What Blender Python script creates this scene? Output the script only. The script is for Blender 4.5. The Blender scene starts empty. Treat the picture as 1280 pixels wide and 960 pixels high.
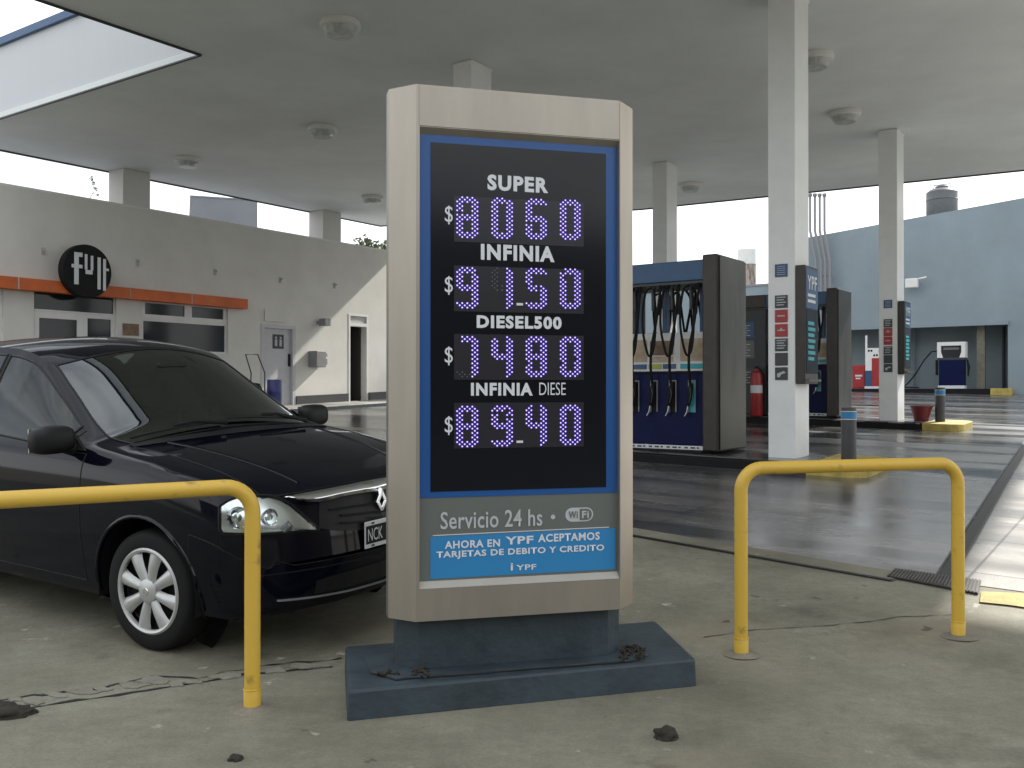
import bpy, bmesh, math, random
from mathutils import Vector, Matrix
from mathutils.bvhtree import BVHTree
R = math.radians
random.seed(7)
S = bpy.context.scene
COL = S.collection
# ------------------------------------------------------------------ camera
F, HZ, ZC = 1200.0, 487.0, 1.3
cam_d = bpy.data.cameras.new('camera'); cam = bpy.data.objects.new('camera', cam_d); COL.objects.link(cam)
cam.location = (0, 0, ZC); cam.rotation_euler = (R(90) + math.atan2(HZ-480, F), 0, 0)
cam_d.sensor_width = 36; cam_d.lens = 36*F/1280; cam_d.clip_start = .05; cam_d.clip_end = 3000
S.camera = cam
S.render.resolution_x = 1024; S.render.resolution_y = 768
# ------------------------------------------------------------------ light
SUN_AZ, SUN_EL = 47.0, 36.0
S.view_settings.view_transform = 'Standard'; S.view_settings.look = 'None'
S.view_settings.exposure = 0.68; S.view_settings.gamma = 1
W = bpy.data.worlds.new('World'); S.world = W; W.use_nodes = True
nt = W.node_tree; nt.nodes.clear()
wo = nt.nodes.new('ShaderNodeOutputWorld'); bg = nt.nodes.new('ShaderNodeBackground')
sk = nt.nodes.new('ShaderNodeTexSky'); sk.sky_type = 'NISHITA'; sk.sun_disc = False
sk.sun_elevation = R(SUN_EL); sk.sun_rotation = R(SUN_AZ); sk.air_density = 1.2; sk.dust_density = 3.0
tc = nt.nodes.new('ShaderNodeTexCoord'); mp = nt.nodes.new('ShaderNodeMapping'); mp.inputs['Scale'].default_value = (1, 1, 2.6)
nz = nt.nodes.new('ShaderNodeTexNoise'); nz.inputs['Scale'].default_value = 2.6; nz.inputs['Detail'].default_value = 6; nz.inputs['Roughness'].default_value = .55
cr = nt.nodes.new('ShaderNodeValToRGB'); cr.color_ramp.elements[0].position = .36; cr.color_ramp.elements[1].position = .60
cr.color_ramp.elements[0].color = (.45, .45, .45, 1); cr.color_ramp.elements[1].color = (1, 1, 1, 1)
mx = nt.nodes.new('ShaderNodeMix'); mx.data_type = 'RGBA'
cl = nt.nodes.new('ShaderNodeRGB'); cl.outputs[0].default_value = (12.0, 12.3, 12.6, 1)
nt.links.new(tc.outputs['Generated'], mp.inputs['Vector']); nt.links.new(mp.outputs[0], nz.inputs['Vector'])
nt.links.new(nz.outputs['Fac'], cr.inputs['Fac']); nt.links.new(cr.outputs[0], mx.inputs['Factor'])
nt.links.new(sk.outputs[0], mx.inputs['A']); nt.links.new(cl.outputs[0], mx.inputs['B'])
nt.links.new(mx.outputs['Result'], bg.inputs['Color']); bg.inputs['Strength'].default_value = .1
nt.links.new(bg.outputs[0], wo.inputs['Surface'])
sd = bpy.data.lights.new('sun', 'SUN'); sun = bpy.data.objects.new('sun', sd); COL.objects.link(sun)
sd.energy = 4.6; sd.angle = R(1.2); sd.color = (1, .95, .87)
sv = Vector((math.sin(R(SUN_AZ))*math.cos(R(SUN_EL)), math.cos(R(SUN_AZ))*math.cos(R(SUN_EL)), math.sin(R(SUN_EL))))
sun.rotation_euler = sv.to_track_quat('Z', 'Y').to_euler(); sun.location = (20, 20, 30)

# ------------------------------------------------------------------ helpers
def f(y):                                     # height of the sloping ground
    if y <= 4.5: return 0.0
    if y <= 11: return (y-4.5)*.35/6.5
    if y <= 36: return .35+(y-11)*.04
    return 1.35
def ray(u, v): return Vector(((u-640)/F, 1.0, -(v-HZ)/F))
def at(u, v, y): r = ray(u, v); return Vector((r.x*y, y, ZC+r.z*y))
def G(u, v):                                  # where a pixel of the photograph meets the ground
    lo, hi = .5, 120.
    r = ray(u, v)
    for _ in range(50):
        m = (lo+hi)/2
        if ZC+r.z*m > f(m): lo = m
        else: hi = m
    return Vector((r.x*lo, lo, f(lo)))
def onplane(u, v, p, n):
    r = ray(u, v); o = Vector((0, 0, ZC)); d = (Vector(p)-o).dot(n)/r.dot(n)
    return o+r*d
EA = -35.1                                    # the station's axes: e along the pump islands, d1 along the shop
E = Vector((math.cos(R(EA)), math.sin(R(EA)), 0)); D = Vector((-E.y, E.x, 0))

class MB:
    def __init__(s): s.bm = bmesh.new(); s.M = Matrix.Identity(4)
    def v(s, p): return s.bm.verts.new(s.M @ Vector(p))
    def face(s, pts):
        try: return s.bm.faces.new([s.v(p) for p in pts])
        except ValueError: return None
    def hexa(s, b, t):
        b = [s.v(p) for p in b]; t = [s.v(p) for p in t]; n = len(b)
        s.bm.faces.new(b[::-1]); s.bm.faces.new(t)
        for i in range(n): s.bm.faces.new((b[i], b[(i+1) % n], t[(i+1) % n], t[i]))
        return s
    def box(s, x0, x1, y0, y1, z0, z1):
        q = [(x0, y0), (x1, y0), (x1, y1), (x0, y1)]
        return s.hexa([(x, y, z0) for x, y in q], [(x, y, z1) for x, y in q])
    def prism(s, poly, z0, z1):
        return s.hexa([(x, y, z0) for x, y in poly], [(x, y, z1) for x, y in poly])
    def prismy(s, poly, y0, y1):              # outline in xz, extruded along y
        return s.hexa([(x, y0, z) for x, z in poly], [(x, y1, z) for x, z in poly])
    def tube(s, pts, r, n=8, caps=True, closed=False):
        pts = [Vector(p) for p in pts]; rings = []; N = len(pts)
        rr = r if isinstance(r, (list, tuple)) else [r]*N
        up = None
        for i, p in enumerate(pts):
            a = pts[(i-1) % N] if (i > 0 or closed) else p; b = pts[(i+1) % N] if (i < N-1 or closed) else p
            t = (b-a).normalized() if (b-a).length > 1e-9 else Vector((0, 0, 1))
            if up is None:
                up = Vector((0, 0, 1)) if abs(t.z) < .9 else Vector((1, 0, 0))
            x = up-t*up.dot(t)
            if x.length < 1e-6: x = t.orthogonal()
            x.normalize(); up = x; y = t.cross(x)
            rings.append([s.v(p+(x*math.cos(2*math.pi*k/n)+y*math.sin(2*math.pi*k/n))*rr[i]) for k in range(n)])
        M = N if closed else N-1
        for i in range(M):
            A, B = rings[i], rings[(i+1) % N]
            for k in range(n): s.bm.faces.new((A[k], A[(k+1) % n], B[(k+1) % n], B[k]))
        if caps and not closed: s.bm.faces.new(rings[0][::-1]); s.bm.faces.new(rings[-1])
        return s
    def lathe(s, prof, n=24, c=(0, 0, 0), axis='z', caps=True):
        c = Vector(c); rings = []
        for r, h in prof:
            ring = []
            for k in range(n):
                a = 2*math.pi*k/n; x, y = r*math.cos(a), r*math.sin(a)
                p = (x, y, h) if axis == 'z' else ((h, x, y) if axis == 'x' else (y, h, x))
                ring.append(s.v(c+Vector(p)))
            rings.append(ring)
        for A, B in zip(rings, rings[1:]):
            for k in range(n): s.bm.faces.new((A[k], A[(k+1) % n], B[(k+1) % n], B[k]))
        if caps:
            s.bm.faces.new(rings[0][::-1]); s.bm.faces.new(rings[-1])
        return s
    def build(s, name, m, parent=None, world=False, smooth=False, bevel=0, ang=35, fixn=True):
        if world and parent is not None: s.bm.transform(wm(parent).inverted())
        if fixn: bmesh.ops.recalc_face_normals(s.bm, faces=s.bm.faces)
        if smooth:
            for fc in s.bm.faces: fc.smooth = True
            for e in s.bm.edges:
                if len(e.link_faces) == 2 and e.calc_face_angle(0) > R(ang): e.smooth = False
        me = bpy.data.meshes.new(name); s.bm.to_mesh(me); s.bm.free()
        o = bpy.data.objects.new(name, me); COL.objects.link(o)
        for k in (m if isinstance(m, (list, tuple)) else [m]): me.materials.append(k)
        o.parent = parent
        if bevel:
            b = o.modifiers.new('bevel', 'BEVEL'); b.width = bevel; b.segments = 2; b.limit_method = 'ANGLE'; b.angle_limit = R(40)
        return o
def wm(o):
    M = Matrix.LocRotScale(o.location, o.rotation_euler, None)
    return wm(o.parent) @ M if o.parent else M
def tag(o, label, cat, group=None):
    o['label'] = label; o['category'] = cat
    if group: o['group'] = group
    return o
def thing(name, label, cat, loc=(0, 0, 0), rz=0, group=None):
    o = bpy.data.objects.new(name, None); COL.objects.link(o); o.empty_display_size = .2
    o.location = loc; o.rotation_euler = (0, 0, R(rz))
    return tag(o, label, cat, group)
def dup(o, parent=None):
    c = o.copy(); COL.objects.link(c); c.parent = parent
    for ch in list(o.children): dup(ch, c)
    return c
def struct(o): o['kind'] = 'structure'; return o

# ------------------------------------------------------------------ materials
def pbr(name, col, rough=.5, metal=0., var=.0, scale=8., bump=0., bscale=40., col2=None, stretch=None, rot=0., spec=.5,
        coat=0., rvar=0., detail=6., lo=.35, hi=.65):
    m = bpy.data.materials.new(name); m.use_nodes = True; n = m.node_tree; b = n.nodes['Principled BSDF']
    b.inputs['Roughness'].default_value = rough; b.inputs['Metallic'].default_value = metal
    b.inputs['Specular IOR Level'].default_value = spec
    b.inputs['Coat Weight'].default_value = coat; b.inputs['Coat Roughness'].default_value = .06
    b.inputs['Base Color'].default_value = (*col, 1)
    if var or col2 or bump or rvar:
        t = n.nodes.new('ShaderNodeTexCoord'); mpp = n.nodes.new('ShaderNodeMapping')
        n.links.new(t.outputs['Object'], mpp.inputs[0])
        if stretch: mpp.inputs['Scale'].default_value = stretch
        mpp.inputs['Rotation'].default_value = (0, 0, R(rot))
        z = n.nodes.new('ShaderNodeTexNoise'); z.inputs['Scale'].default_value = scale; z.inputs['Detail'].default_value = detail; z.inputs['Roughness'].default_value = .6
        n.links.new(mpp.outputs[0], z.inputs['Vector'])
        if var or col2:
            c = n.nodes.new('ShaderNodeValToRGB'); c.color_ramp.elements[0].position = lo; c.color_ramp.elements[1].position = hi
            d = col2 if col2 else tuple(k*(1-var) for k in col)
            c.color_ramp.elements[0].color = (*d, 1); c.color_ramp.elements[1].color = (*col, 1)
            n.links.new(z.outputs['Fac'], c.inputs[0]); n.links.new(c.outputs[0], b.inputs['Base Color'])
        if rvar:
            q = n.nodes.new('ShaderNodeMapRange'); q.inputs['From Min'].default_value = .3; q.inputs['From Max'].default_value = .7
            q.inputs['To Min'].default_value = rough-rvar; q.inputs['To Max'].default_value = rough+rvar
            n.links.new(z.outputs['Fac'], q.inputs['Value']); n.links.new(q.outputs[0], b.inputs['Roughness'])
        if bump:
            z2 = n.nodes.new('ShaderNodeTexNoise'); z2.inputs['Scale'].default_value = bscale; z2.inputs['Detail'].default_value = 5
            n.links.new(mpp.outputs[0], z2.inputs['Vector'])
            bp = n.nodes.new('ShaderNodeBump'); bp.inputs['Strength'].default_value = bump; bp.inputs['Distance'].default_value = .02
            n.links.new(z2.outputs['Fac'], bp.inputs['Height']); n.links.new(bp.outputs[0], b.inputs['Normal'])
    return m
def emit(name, col, st):
    m = bpy.data.materials.new(name); m.use_nodes = True; b = m.node_tree.nodes['Principled BSDF']
    b.inputs['Base Color'].default_value = (*col, 1); b.inputs['Emission Color'].default_value = (*col, 1); b.inputs['Emission Strength'].default_value = st
    return m
def glass(name, tint, rough=.02, ior=1.5):
    m = bpy.data.materials.new(name); m.use_nodes = True; n = m.node_tree; n.nodes.clear()
    o = n.nodes.new('ShaderNodeOutputMaterial'); mixs = n.nodes.new('ShaderNodeMixShader')
    t = n.nodes.new('ShaderNodeBsdfTransparent'); t.inputs[0].default_value = (*tint, 1)
    g = n.nodes.new('ShaderNodeBsdfGlossy'); g.inputs['Roughness'].default_value = rough; g.inputs[0].default_value = (.9, .95, .95, 1)
    fr = n.nodes.new('ShaderNodeFresnel'); fr.inputs[0].default_value = ior
    n.links.new(fr.outputs[0], mixs.inputs[0]); n.links.new(t.outputs[0], mixs.inputs[1]); n.links.new(g.outputs[0], mixs.inputs[2]); n.links.new(mixs.outputs[0], o.inputs[0])
    return m

def concrete(name, a, b, dark, rough, crack=0., streak=False, joints=None, rl=None):
    """weathered concrete: two mixed noises, dark stains, fine speckle, bump; optional streaks along the lane and slab joints"""
    m = bpy.data.materials.new(name); m.use_nodes = True; n = m.node_tree; P = n.nodes['Principled BSDF']; N = n.nodes.new; L = n.links.new
    t = N('ShaderNodeTexCoord')
    def noise(scale, det=6, stretch=None, rot=0, off=(0, 0, 0), rg=.6):
        q = N('ShaderNodeMapping'); L(t.outputs['Object'], q.inputs[0])
        q.vector_type = 'TEXTURE' if rot else 'POINT'
        q.inputs['Rotation'].default_value = (0, 0, R(rot)); q.inputs['Location'].default_value = off
        if stretch: q.inputs['Scale'].default_value = stretch
        z = N('ShaderNodeTexNoise'); z.inputs['Scale'].default_value = scale; z.inputs['Detail'].default_value = det; z.inputs['Roughness'].default_value = rg
        L(q.outputs[0], z.inputs['Vector']); return z.outputs['Fac']
    def ramp(s, p0, p1, c0=(0, 0, 0), c1=(1, 1, 1)):
        c = N('ShaderNodeValToRGB'); c.color_ramp.elements[0].position = p0; c.color_ramp.elements[1].position = p1
        c.color_ramp.elements[0].color = (*c0, 1); c.color_ramp.elements[1].color = (*c1, 1); L(s, c.inputs[0]); return c.outputs[0]
    def mix(fac, A, B, mode='MIX'):
        q = N('ShaderNodeMix'); q.data_type = 'RGBA'; q.blend_type = mode
        for k, s in (('Factor', fac), ('A', A), ('B', B)):
            if isinstance(s, tuple): q.inputs[k].default_value = (*s, 1)
            elif isinstance(s, float): q.inputs[k].default_value = s
            else: L(s, q.inputs[k])
        return q.outputs['Result']
    c = mix(ramp(noise(.9, 8), .36, .64), a, b)
    c = mix(ramp(noise(.55, 9, off=(3, 8, 0), rg=.7), .56, .74), c, dark)
    c = mix(.55, c, ramp(noise(14, 8, rg=.75), .25, .75, (.35, .35, .35), (1, 1, 1)), 'MULTIPLY')
    c = mix(.5, c, ramp(noise(75, 5, rg=.8), .32, .62, (.45, .45, .45), (1.1, 1.1, 1.1)), 'MULTIPLY')
    c = mix(ramp(noise(.8, 6, off=(7, 7, 0)), .50, .72, c1=(.5, .5, .5)), c, tuple(k*m for k, m in zip(b, (.80, .68, .62))))
    c = mix(ramp(noise(6.5, 3, off=(2, 9, 0), rg=.5), .70, .745, c1=(.75, .75, .75)), c, tuple(k*.55 for k in dark))
    c = mix(ramp(noise(1.7, 9, off=(5, 1, 0), rg=.75), .60, .70), c, mix(.6, c, dark))
    c = mix(ramp(noise(5, 4, off=(1, 2, 5)), .66, .72), c, tuple(min(1, k*1.35) for k in b))
    rgh = None
    if streak:
        s = ramp(noise(.55, 7, stretch=(3.4, .42, 1), rot=EA, rg=.6), .44, .57)
        s2 = ramp(noise(.5, 5, stretch=(1.6, 1.0, 1), rot=EA, off=(9, 4, 2)), .42, .62)
        c = mix(s, c, mix(.75, c, dark)); 
        rgh = mix(s, (rl[1],)*3, (rl[0],)*3); rgh = mix(s2, rgh, (rl[2],)*3)
        L(rgh, P.inputs['Roughness'])
    else: P.inputs['Roughness'].default_value = rough
    if joints:
        q = N('ShaderNodeMapping'); q.vector_type = 'TEXTURE'; q.inputs['Rotation'].default_value = (0, 0, R(joints[1])); L(t.outputs['Object'], q.inputs[0])
        br = N('ShaderNodeTexBrick'); br.offset = 0; br.inputs['Scale'].default_value = 1; br.inputs['Brick Width'].default_value = joints[0]; br.inputs['Row Height'].default_value = joints[0]
        br.inputs['Mortar Size'].default_value = .012; br.inputs['Mortar Smooth'].default_value = .4
        br.inputs['Color1'].default_value = (1, 1, 1, 1); br.inputs['Color2'].default_value = (.86, .86, .84, 1); br.inputs['Mortar'].default_value = (.35, .35, .34, 1)
        L(q.outputs[0], br.inputs[0]); c = mix(1.0, c, br.outputs[0], 'MULTIPLY')
    L(c, P.inputs['Base Color'])
    h = N('ShaderNodeMath'); h.operation = 'ADD'; L(noise(30, 8, rg=.7), h.inputs[0]); L(noise(4, 6), h.inputs[1])
    bp = N('ShaderNodeBump'); bp.inputs['Strength'].default_value = .35 if not streak else .12; bp.inputs['Distance'].default_value = .012
    L(h.outputs[0], bp.inputs['Height']); L(bp.outputs[0], P.inputs['Normal'])
    return m
M = {}
M['walk'] = concrete('pavement_concrete', (.165, .158, .115), (.285, .278, .210), (.062, .060, .044), .75)
M['court'] = concrete('forecourt_concrete', (.15, .15, .148), (.25, .25, .247), (.026, .028, .03), .4, streak=True, rl=(.10, .38, .22), joints=(3.6, EA))
M['lane'] = concrete('lane_concrete', (.40, .395, .38), (.52, .51, .49), (.20, .20, .19), .45, joints=(1.15, EA), streak=True, rl=(.22, .5, .4))
M['render'] = pbr('white_render', (.66, .65, .61), .85, var=.10, scale=1.1, bump=.12, bscale=60)
M['ceiling'] = pbr('ceiling_paint', (.72, .755, .75), .7, var=.13, scale=.5)
M['white'] = pbr('white_paint', (.72, .72, .70), .5, var=.08, scale=3)
M['column'] = pbr('column_paint', (.80, .81, .80), .4, var=.08, scale=2.2)
M['silver'] = pbr('sign_silver', (.37, .335, .285), .42, metal=.75, var=.13, scale=2.2, stretch=(3, 3, .5))
M['slab'] = pbr('slab_paint', (.032, .050, .062), .6, var=.35, scale=5, bump=.25, bscale=25, rvar=.12)
M['yellow'] = pbr('yellow_paint', (.60, .385, .05), .42, col2=(.27, .17, .05), lo=.27, hi=.40, scale=11, rvar=.1, bump=.06, bscale=60)
M['yellowkerb'] = pbr('kerb_yellow', (.52, .40, .10), .7, var=.4, scale=6, bump=.2)
M['black'] = pbr('black_paint', (.010, .010, .011), .6, var=.3, scale=6, spec=.2)
M['rubber'] = pbr('rubber', (.009, .009, .0095), .7, spec=.2)
M['dgrey'] = pbr('dark_grey', (.045, .048, .052), .5, var=.2)
M['grey'] = pbr('mid_grey', (.23, .23, .24), .5, var=.1)
M['steel'] = pbr('brushed_steel', (.11, .108, .092), .38, metal=.75, var=.3, scale=3, stretch=(4, 4, .5), rvar=.08)
M['bronze'] = pbr('bronze_frame', (.05, .045, .04), .42, metal=.5, var=.2)
M['pblue'] = pbr('pump_blue', (.002, .006, .05), .45, var=.2, scale=4, spec=.15)
M['hblue'] = pbr('header_blue', (.020, .080, .19), .4, var=.1)
M['bblue'] = pbr('border_blue', (.008, .075, .26), .35)
M['stick'] = pbr('sticker_blue', (.022, .20, .44), .4)
M['panelgrey'] = pbr('panel_grey', (.115, .127, .118), .45)
M['screen'] = pbr('screen_black', (.005, .006, .009), .14, spec=.3)
M['module'] = pbr('module_grey', (.022, .022, .027), .25, spec=.35)
M['text'] = pbr('text_white', (.62, .64, .66), .5)
M['textdim'] = pbr('text_grey', (.42, .45, .45), .5)
M['textdark'] = pbr('text_dark', (.03, .035, .04), .5)
M['led'] = emit('led_light', (.62, .55, 1.0), 1.1); M['glow'] = emit('led_halo', (.16, .09, .62), .55)  # halo round each lit point, made as a purple glowing disc
M['ledoff'] = pbr('led_off', (.10, .10, .12), .4)
M['orange'] = pbr('orange_band', (.62, .13, .025), .5, var=.25, scale=3)
M['bluewall'] = pbr('blue_wall', (.24, .295, .33), .85, var=.16, scale=.5, bump=.15, bscale=30)
M['bluedark'] = pbr('recess_wall', (.27, .33, .36), .85, var=.2, scale=.8)
M['greyblock'] = pbr('tower_render', (.20, .215, .235), .9, var=.15, scale=.5)
M['red'] = pbr('red_paint', (.36, .022, .025), .4, var=.2)
M['maroon'] = pbr('maroon_plastic', (.16, .02, .03), .5, var=.2)
M['beige'] = pbr('beige_poster', (.55, .42, .28), .4, var=.3, scale=9)
M['brown'] = pbr('brown_poster', (.22, .13, .07), .4, var=.5, scale=14)
M['teal'] = pbr('teal_band', (.02, .32, .36), .4)
M['green'] = pbr('green_band', (.30, .36, .05), .4)
M['glassdark'] = pbr('window_glass', (.018, .021, .024), .08, spec=.3)
M['door'] = pbr('door_paint', (.50, .50, .53), .5, var=.08)
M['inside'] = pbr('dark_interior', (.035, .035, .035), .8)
M['frost'] = pbr('lamp_glass', (.52, .55, .53), .3, var=.35, scale=14, stretch=(1, 1, .15))
M['tank'] = pbr('tank_plastic', (.10, .11, .12), .5, var=.2)
M['rust'] = pbr('rusty_metal', (.45, .40, .36), .6, col2=(.16, .09, .06), scale=4, stretch=(3, 3, .6))
M['plank'] = pbr('grate_iron', (.10, .092, .08), .6, var=.5, scale=10)
M['drain'] = pbr('drain_black', (.022, .023, .024), .55, var=.4, scale=20)
M['rock'] = pbr('rock', (.035, .03, .022), .9, var=.5, scale=30, bump=.6, bscale=60)
M['mortar'] = pbr('mortar_patch', (.235, .225, .18), .85, var=.3, scale=9, bump=.4, bscale=40)
M['patch'] = concrete('patch_concrete', (.17, .16, .122), (.27, .258, .20), (.09, .085, .066), .75)
M['sill'] = pbr('sill_metal', (.36, .34, .30), .5, var=.1)
M['bracket'] = pbr('bracket_grey', (.40, .40, .38), .6)
M['fascia'] = pbr('fascia_paint', (.50, .52, .54), .5, var=.03, scale=1.5, stretch=(2, 2, .3))
M['asphalt'] = pbr('asphalt', (.05, .05, .052), .85, var=.4, scale=6, bump=.3, bscale=80)
M['leaf'] = pbr('leaf', (.07, .10, .035), .6, var=.5, scale=2)
M['bark'] = pbr('bark', (.10, .075, .05), .9, var=.4)
M['paint'] = pbr('car_paint', (.0020, .0024, .0065), .4, spec=.0, coat=.6)
M['carglass'] = glass('car_glass', (.22, .27, .26), ior=2.05)
M['sideglass'] = glass('side_glass', (.16, .19, .19), ior=1.5)
M['trim'] = pbr('black_plastic', (.009, .009, .010), .5, spec=.25)
M['cabin'] = pbr('cabin_grey', (.03, .03, .032), .8)
M['chrome'] = pbr('chrome', (.82, .83, .85), .10, metal=1.0)
M['hub'] = pbr('hubcap_silver', (.50, .51, .50), .35, metal=.4, var=.12, scale=9)
M['lampsilver'] = pbr('lamp_reflector', (.75, .78, .78), .18, metal=.9)
M['lens'] = glass('lamp_lens', (.93, .97, .97), .03)

def text(body, m, parent, o, w=None, h=None, ax=(1, 0, 0), ay=(0, 0, 1), bold=0., name='lettering', align='c', thick=.0015, cond=None):
    """flat raised lettering fitted to a w x h box centred on o (local to parent)"""
    cu = bpy.data.curves.new('t', 'FONT'); cu.body = body; cu.size = 1; cu.offset = bold; cu.extrude = 0; cu.space_character = 1+bold*3.4; cu.resolution_u = 3
    to = bpy.data.objects.new('t', cu); COL.objects.link(to)
    me = bpy.data.meshes.new_from_object(to.evaluated_get(bpy.context.evaluated_depsgraph_get()))
    bpy.data.objects.remove(to); bpy.data.curves.remove(cu)
    xs = [v.co.x for v in me.vertices]; ys = [v.co.y for v in me.vertices]
    x0, x1, y0, y1 = min(xs), max(xs), min(ys), max(ys)
    sy = h/(y1-y0) if h else None; sx = w/(x1-x0) if w else None
    sy = sy or sx; sx = sx or sy
    ax = Vector(ax); ay = Vector(ay); nn = ax.cross(ay); o = Vector(o)
    for v in me.vertices:
        v.co = o+ax*((v.co.x-(x0+x1)/2)*sx)+ay*((v.co.y-(y0+y1)/2)*sy)+nn*thick
    me.materials.clear(); me.materials.append(m)
    ob = bpy.data.objects.new(name, me); COL.objects.link(ob); ob.parent = parent
    return ob
# ------------------------------------------------------------------ ground sheets (all follow the slope f)
YB = (4.5, 11, 36)
def sheet(name, poly, m, dz=0., extra=()):
    bm = bmesh.new(); bm.faces.new([bm.verts.new((x, y, 0)) for x, y in poly])
    for yb in YB:
        bmesh.ops.bisect_plane(bm, geom=bm.verts[:]+bm.edges[:]+bm.faces[:], plane_co=(0, yb, 0), plane_no=(0, 1, 0))
    for v in bm.verts: v.co.z = f(v.co.y)+dz
    for fc in bm.faces:
        fc.normal_update()
        if fc.normal.z < 0: fc.normal_flip()
    me = bpy.data.meshes.new(name); bm.to_mesh(me); bm.free(); me.materials.append(m)
    o = bpy.data.objects.new(name, me); COL.objects.link(o); return o
def offs(p, de, dd): q = Vector((p[0], p[1], 0))+E*de+D*dd; return (q.x, q.y)
struct(sheet('ground', [(-400, -200), (400, -200), (400, 900), (-400, 900)], M['walk']))
J0, J1 = G(790, 670), G(1112, 726)            # joint between pavement and forecourt
jd = (J0-J1).normalized(); jl = J1+jd*14; 
K0, K1 = G(1184, 716), G(1279, 562)           # drain channel
kd = (K1-K0).normalized(); kf = K0+kd*40
struct(sheet('forecourt', [(J1.x, J1.y), (K0.x, K0.y), (kf.x, kf.y), (kf.x-40, kf.y+6), (-30, 30), (jl.x-12, jl.y+4), (jl.x, jl.y)], M['court'], .004))
kr = K0-kd*.25
struct(sheet('lane', [(kr.x, kr.y), (kr.x+9, kr.y-6.3), (kr.x+40, kr.y+10), (kf.x+30, kf.y), (kf.x, kf.y)], M['lane'], .004))
# dark joint line, channel, grate
def strip(pts, w, dz, poly=None):
    mb = MB()
    pts = [Vector(p) for p in pts]
    for a, b in zip(pts, pts[1:]):
        n = max(1, int((b-a).length/.4))
        for i in range(n):
            p, q = a.lerp(b, i/n), a.lerp(b, (i+1)/n); t = (q-p).normalized(); s = Vector((-t.y, t.x, 0))*w/2
            mb.face([(v.x, v.y, f(v.y)+dz) for v in (p-s, q-s, q+s, p+s)])
    return mb
nrm = Vector((-jd.y, jd.x, 0))
struct(strip([J1-jd*.02, jl], .045, .010).build('expansion_joint', M['drain'], fixn=False))
en = Vector((-jd.y, jd.x, 0)); en = en if en.y > 0 else -en
struct(strip([J1+en*.14, jl+en*.14], .22, .007).build('concrete_edging', M['walk'], fixn=False))
gm = MB()
ch = thing('drain_channel', 'dark narrow drainage channel running between the wet forecourt and the pale lane', 'drain', K0)
strip([K0-kd*.25, K0+kd*22], .085, .008).build('channel_bed', M['drain'], ch, world=True, fixn=False)
for sgn in (-1, 1):
    s = Vector((-kd.y, kd.x, 0))*.052*sgn
    strip([K0-kd*.2+s, K0+kd*22+s], .014, .012).build('channel_rim', M['dgrey'], ch, world=True, fixn=False)
g0, g1, g2, g3 = G(1108, 722), G(1222, 744), G(1226, 728), G(1118, 713)
gc = (g0+g1+g2+g3)/4
gr = thing('drain_grate', 'worn iron drain grate at the end of the dark channel', 'grate', gc)
mb = MB(); mb.hexa([p+Vector((0, 0, .006)) for p in (g0, g1, g2, g3)], [p+Vector((0, 0, .014)) for p in (g0, g1, g2, g3)]); mb.build('grate_tray', M['drain'], gr, world=True)
mb = MB()
for i in range(27):
    a, b = g0.lerp(g1, (i+.2)/27), g3.lerp(g2, (i+.2)/27); c, d = g3.lerp(g2, (i+.66)/27), g0.lerp(g1, (i+.66)/27)
    z0, z1 = Vector((0, 0, .0142)), Vector((0, 0, .020)); mb.hexa([a+z0, d+z0, c+z0, b+z0], [a+z1, d+z1, c+z1, b+z1])
mb.build('grate_bars', M['plank'], gr, world=True)
# broken crack with mortar flakes along the pavement edge
def jag(pts, w, amp, seed):
    rnd = random.Random(seed); P = []
    for a, b in zip(pts, pts[1:]):
        n = max(2, int((b-a).length/.05))
        for i in range(n): q = a.lerp(b, i/n); P.append(q+Vector((rnd.gauss(0, amp*.4), rnd.gauss(0, amp), 0)))
    mb = MB(); prev = None
    for i, q in enumerate(P):
        t = (P[min(i+1, len(P)-1)]-P[max(i-1, 0)]).normalized(); s = Vector((-t.y, t.x, 0))*w*rnd.choice([.25, .5, .8, 1.0, 1.5])/2
        cur = (mb.v((q.x-s.x, q.y-s.y, f(q.y)+.003)), mb.v((q.x+s.x, q.y+s.y, f(q.y)+.003)))
        if prev: mb.bm.faces.new((prev[0], cur[0], cur[1], prev[1]))
        prev = cur
    return mb
struct(jag([G(-60, 898), G(40, 884), G(130, 871), G(250, 853), G(300, 843), G(430, 832)], .022, .006, 1).build('pavement_crack', M['drain'], fixn=False))
struct(jag([G(-60, 884), G(60, 866), G(130, 860), G(190, 845), G(250, 846), G(330, 832), G(440, 822)], .014, .010, 2).build('pavement_crack', M['drain'], fixn=False))
struct(jag([G(880, 797), G(940, 787), G(1010, 783), G(1085, 777), G(1130, 770), G(1210, 767)], .010, .006, 3).build('slab_joint', M['dgrey'], fixn=False))
mb = MB()
for (u, v, w, h) in ((45, 878, 26, 9), (70, 868, 24, 8), (105, 865, 36, 9), (128, 862, 20, 8), (168, 856, 34, 8), (192, 851, 32, 10), (222, 855, 16, 7), (242, 853, 18, 4), (280, 846, 34, 8), (345, 838, 30, 8), (375, 833, 24, 6), (400, 832, 28, 6), (20, 874, 14, 6)):
    n = 9; c = []
    for k in range(n):
        a = 2*math.pi*k/n; rr = random.uniform(.55, 1.35); p = G(u+w*.62*rr*math.cos(a), v-h*.5*rr*math.sin(a)); c.append(p)
    mb.hexa([p+Vector((0, 0, .001)) for p in c], [p+Vector((0, 0, .005)) for p in c])
o = mb.build('mortar_flakes', M['mortar']); o['kind'] = 'stuff'; o['label'] = 'broken pale mortar flakes along the crack in the pavement'; 
p = [G(u, v) for u, v in ((1226, 741), (1300, 744), (1310, 765), (1262, 758), (1224, 754))]
struct(sheet('yellow_marking', [(q.x, q.y) for q in p], M['yellowkerb'], .01))
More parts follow.
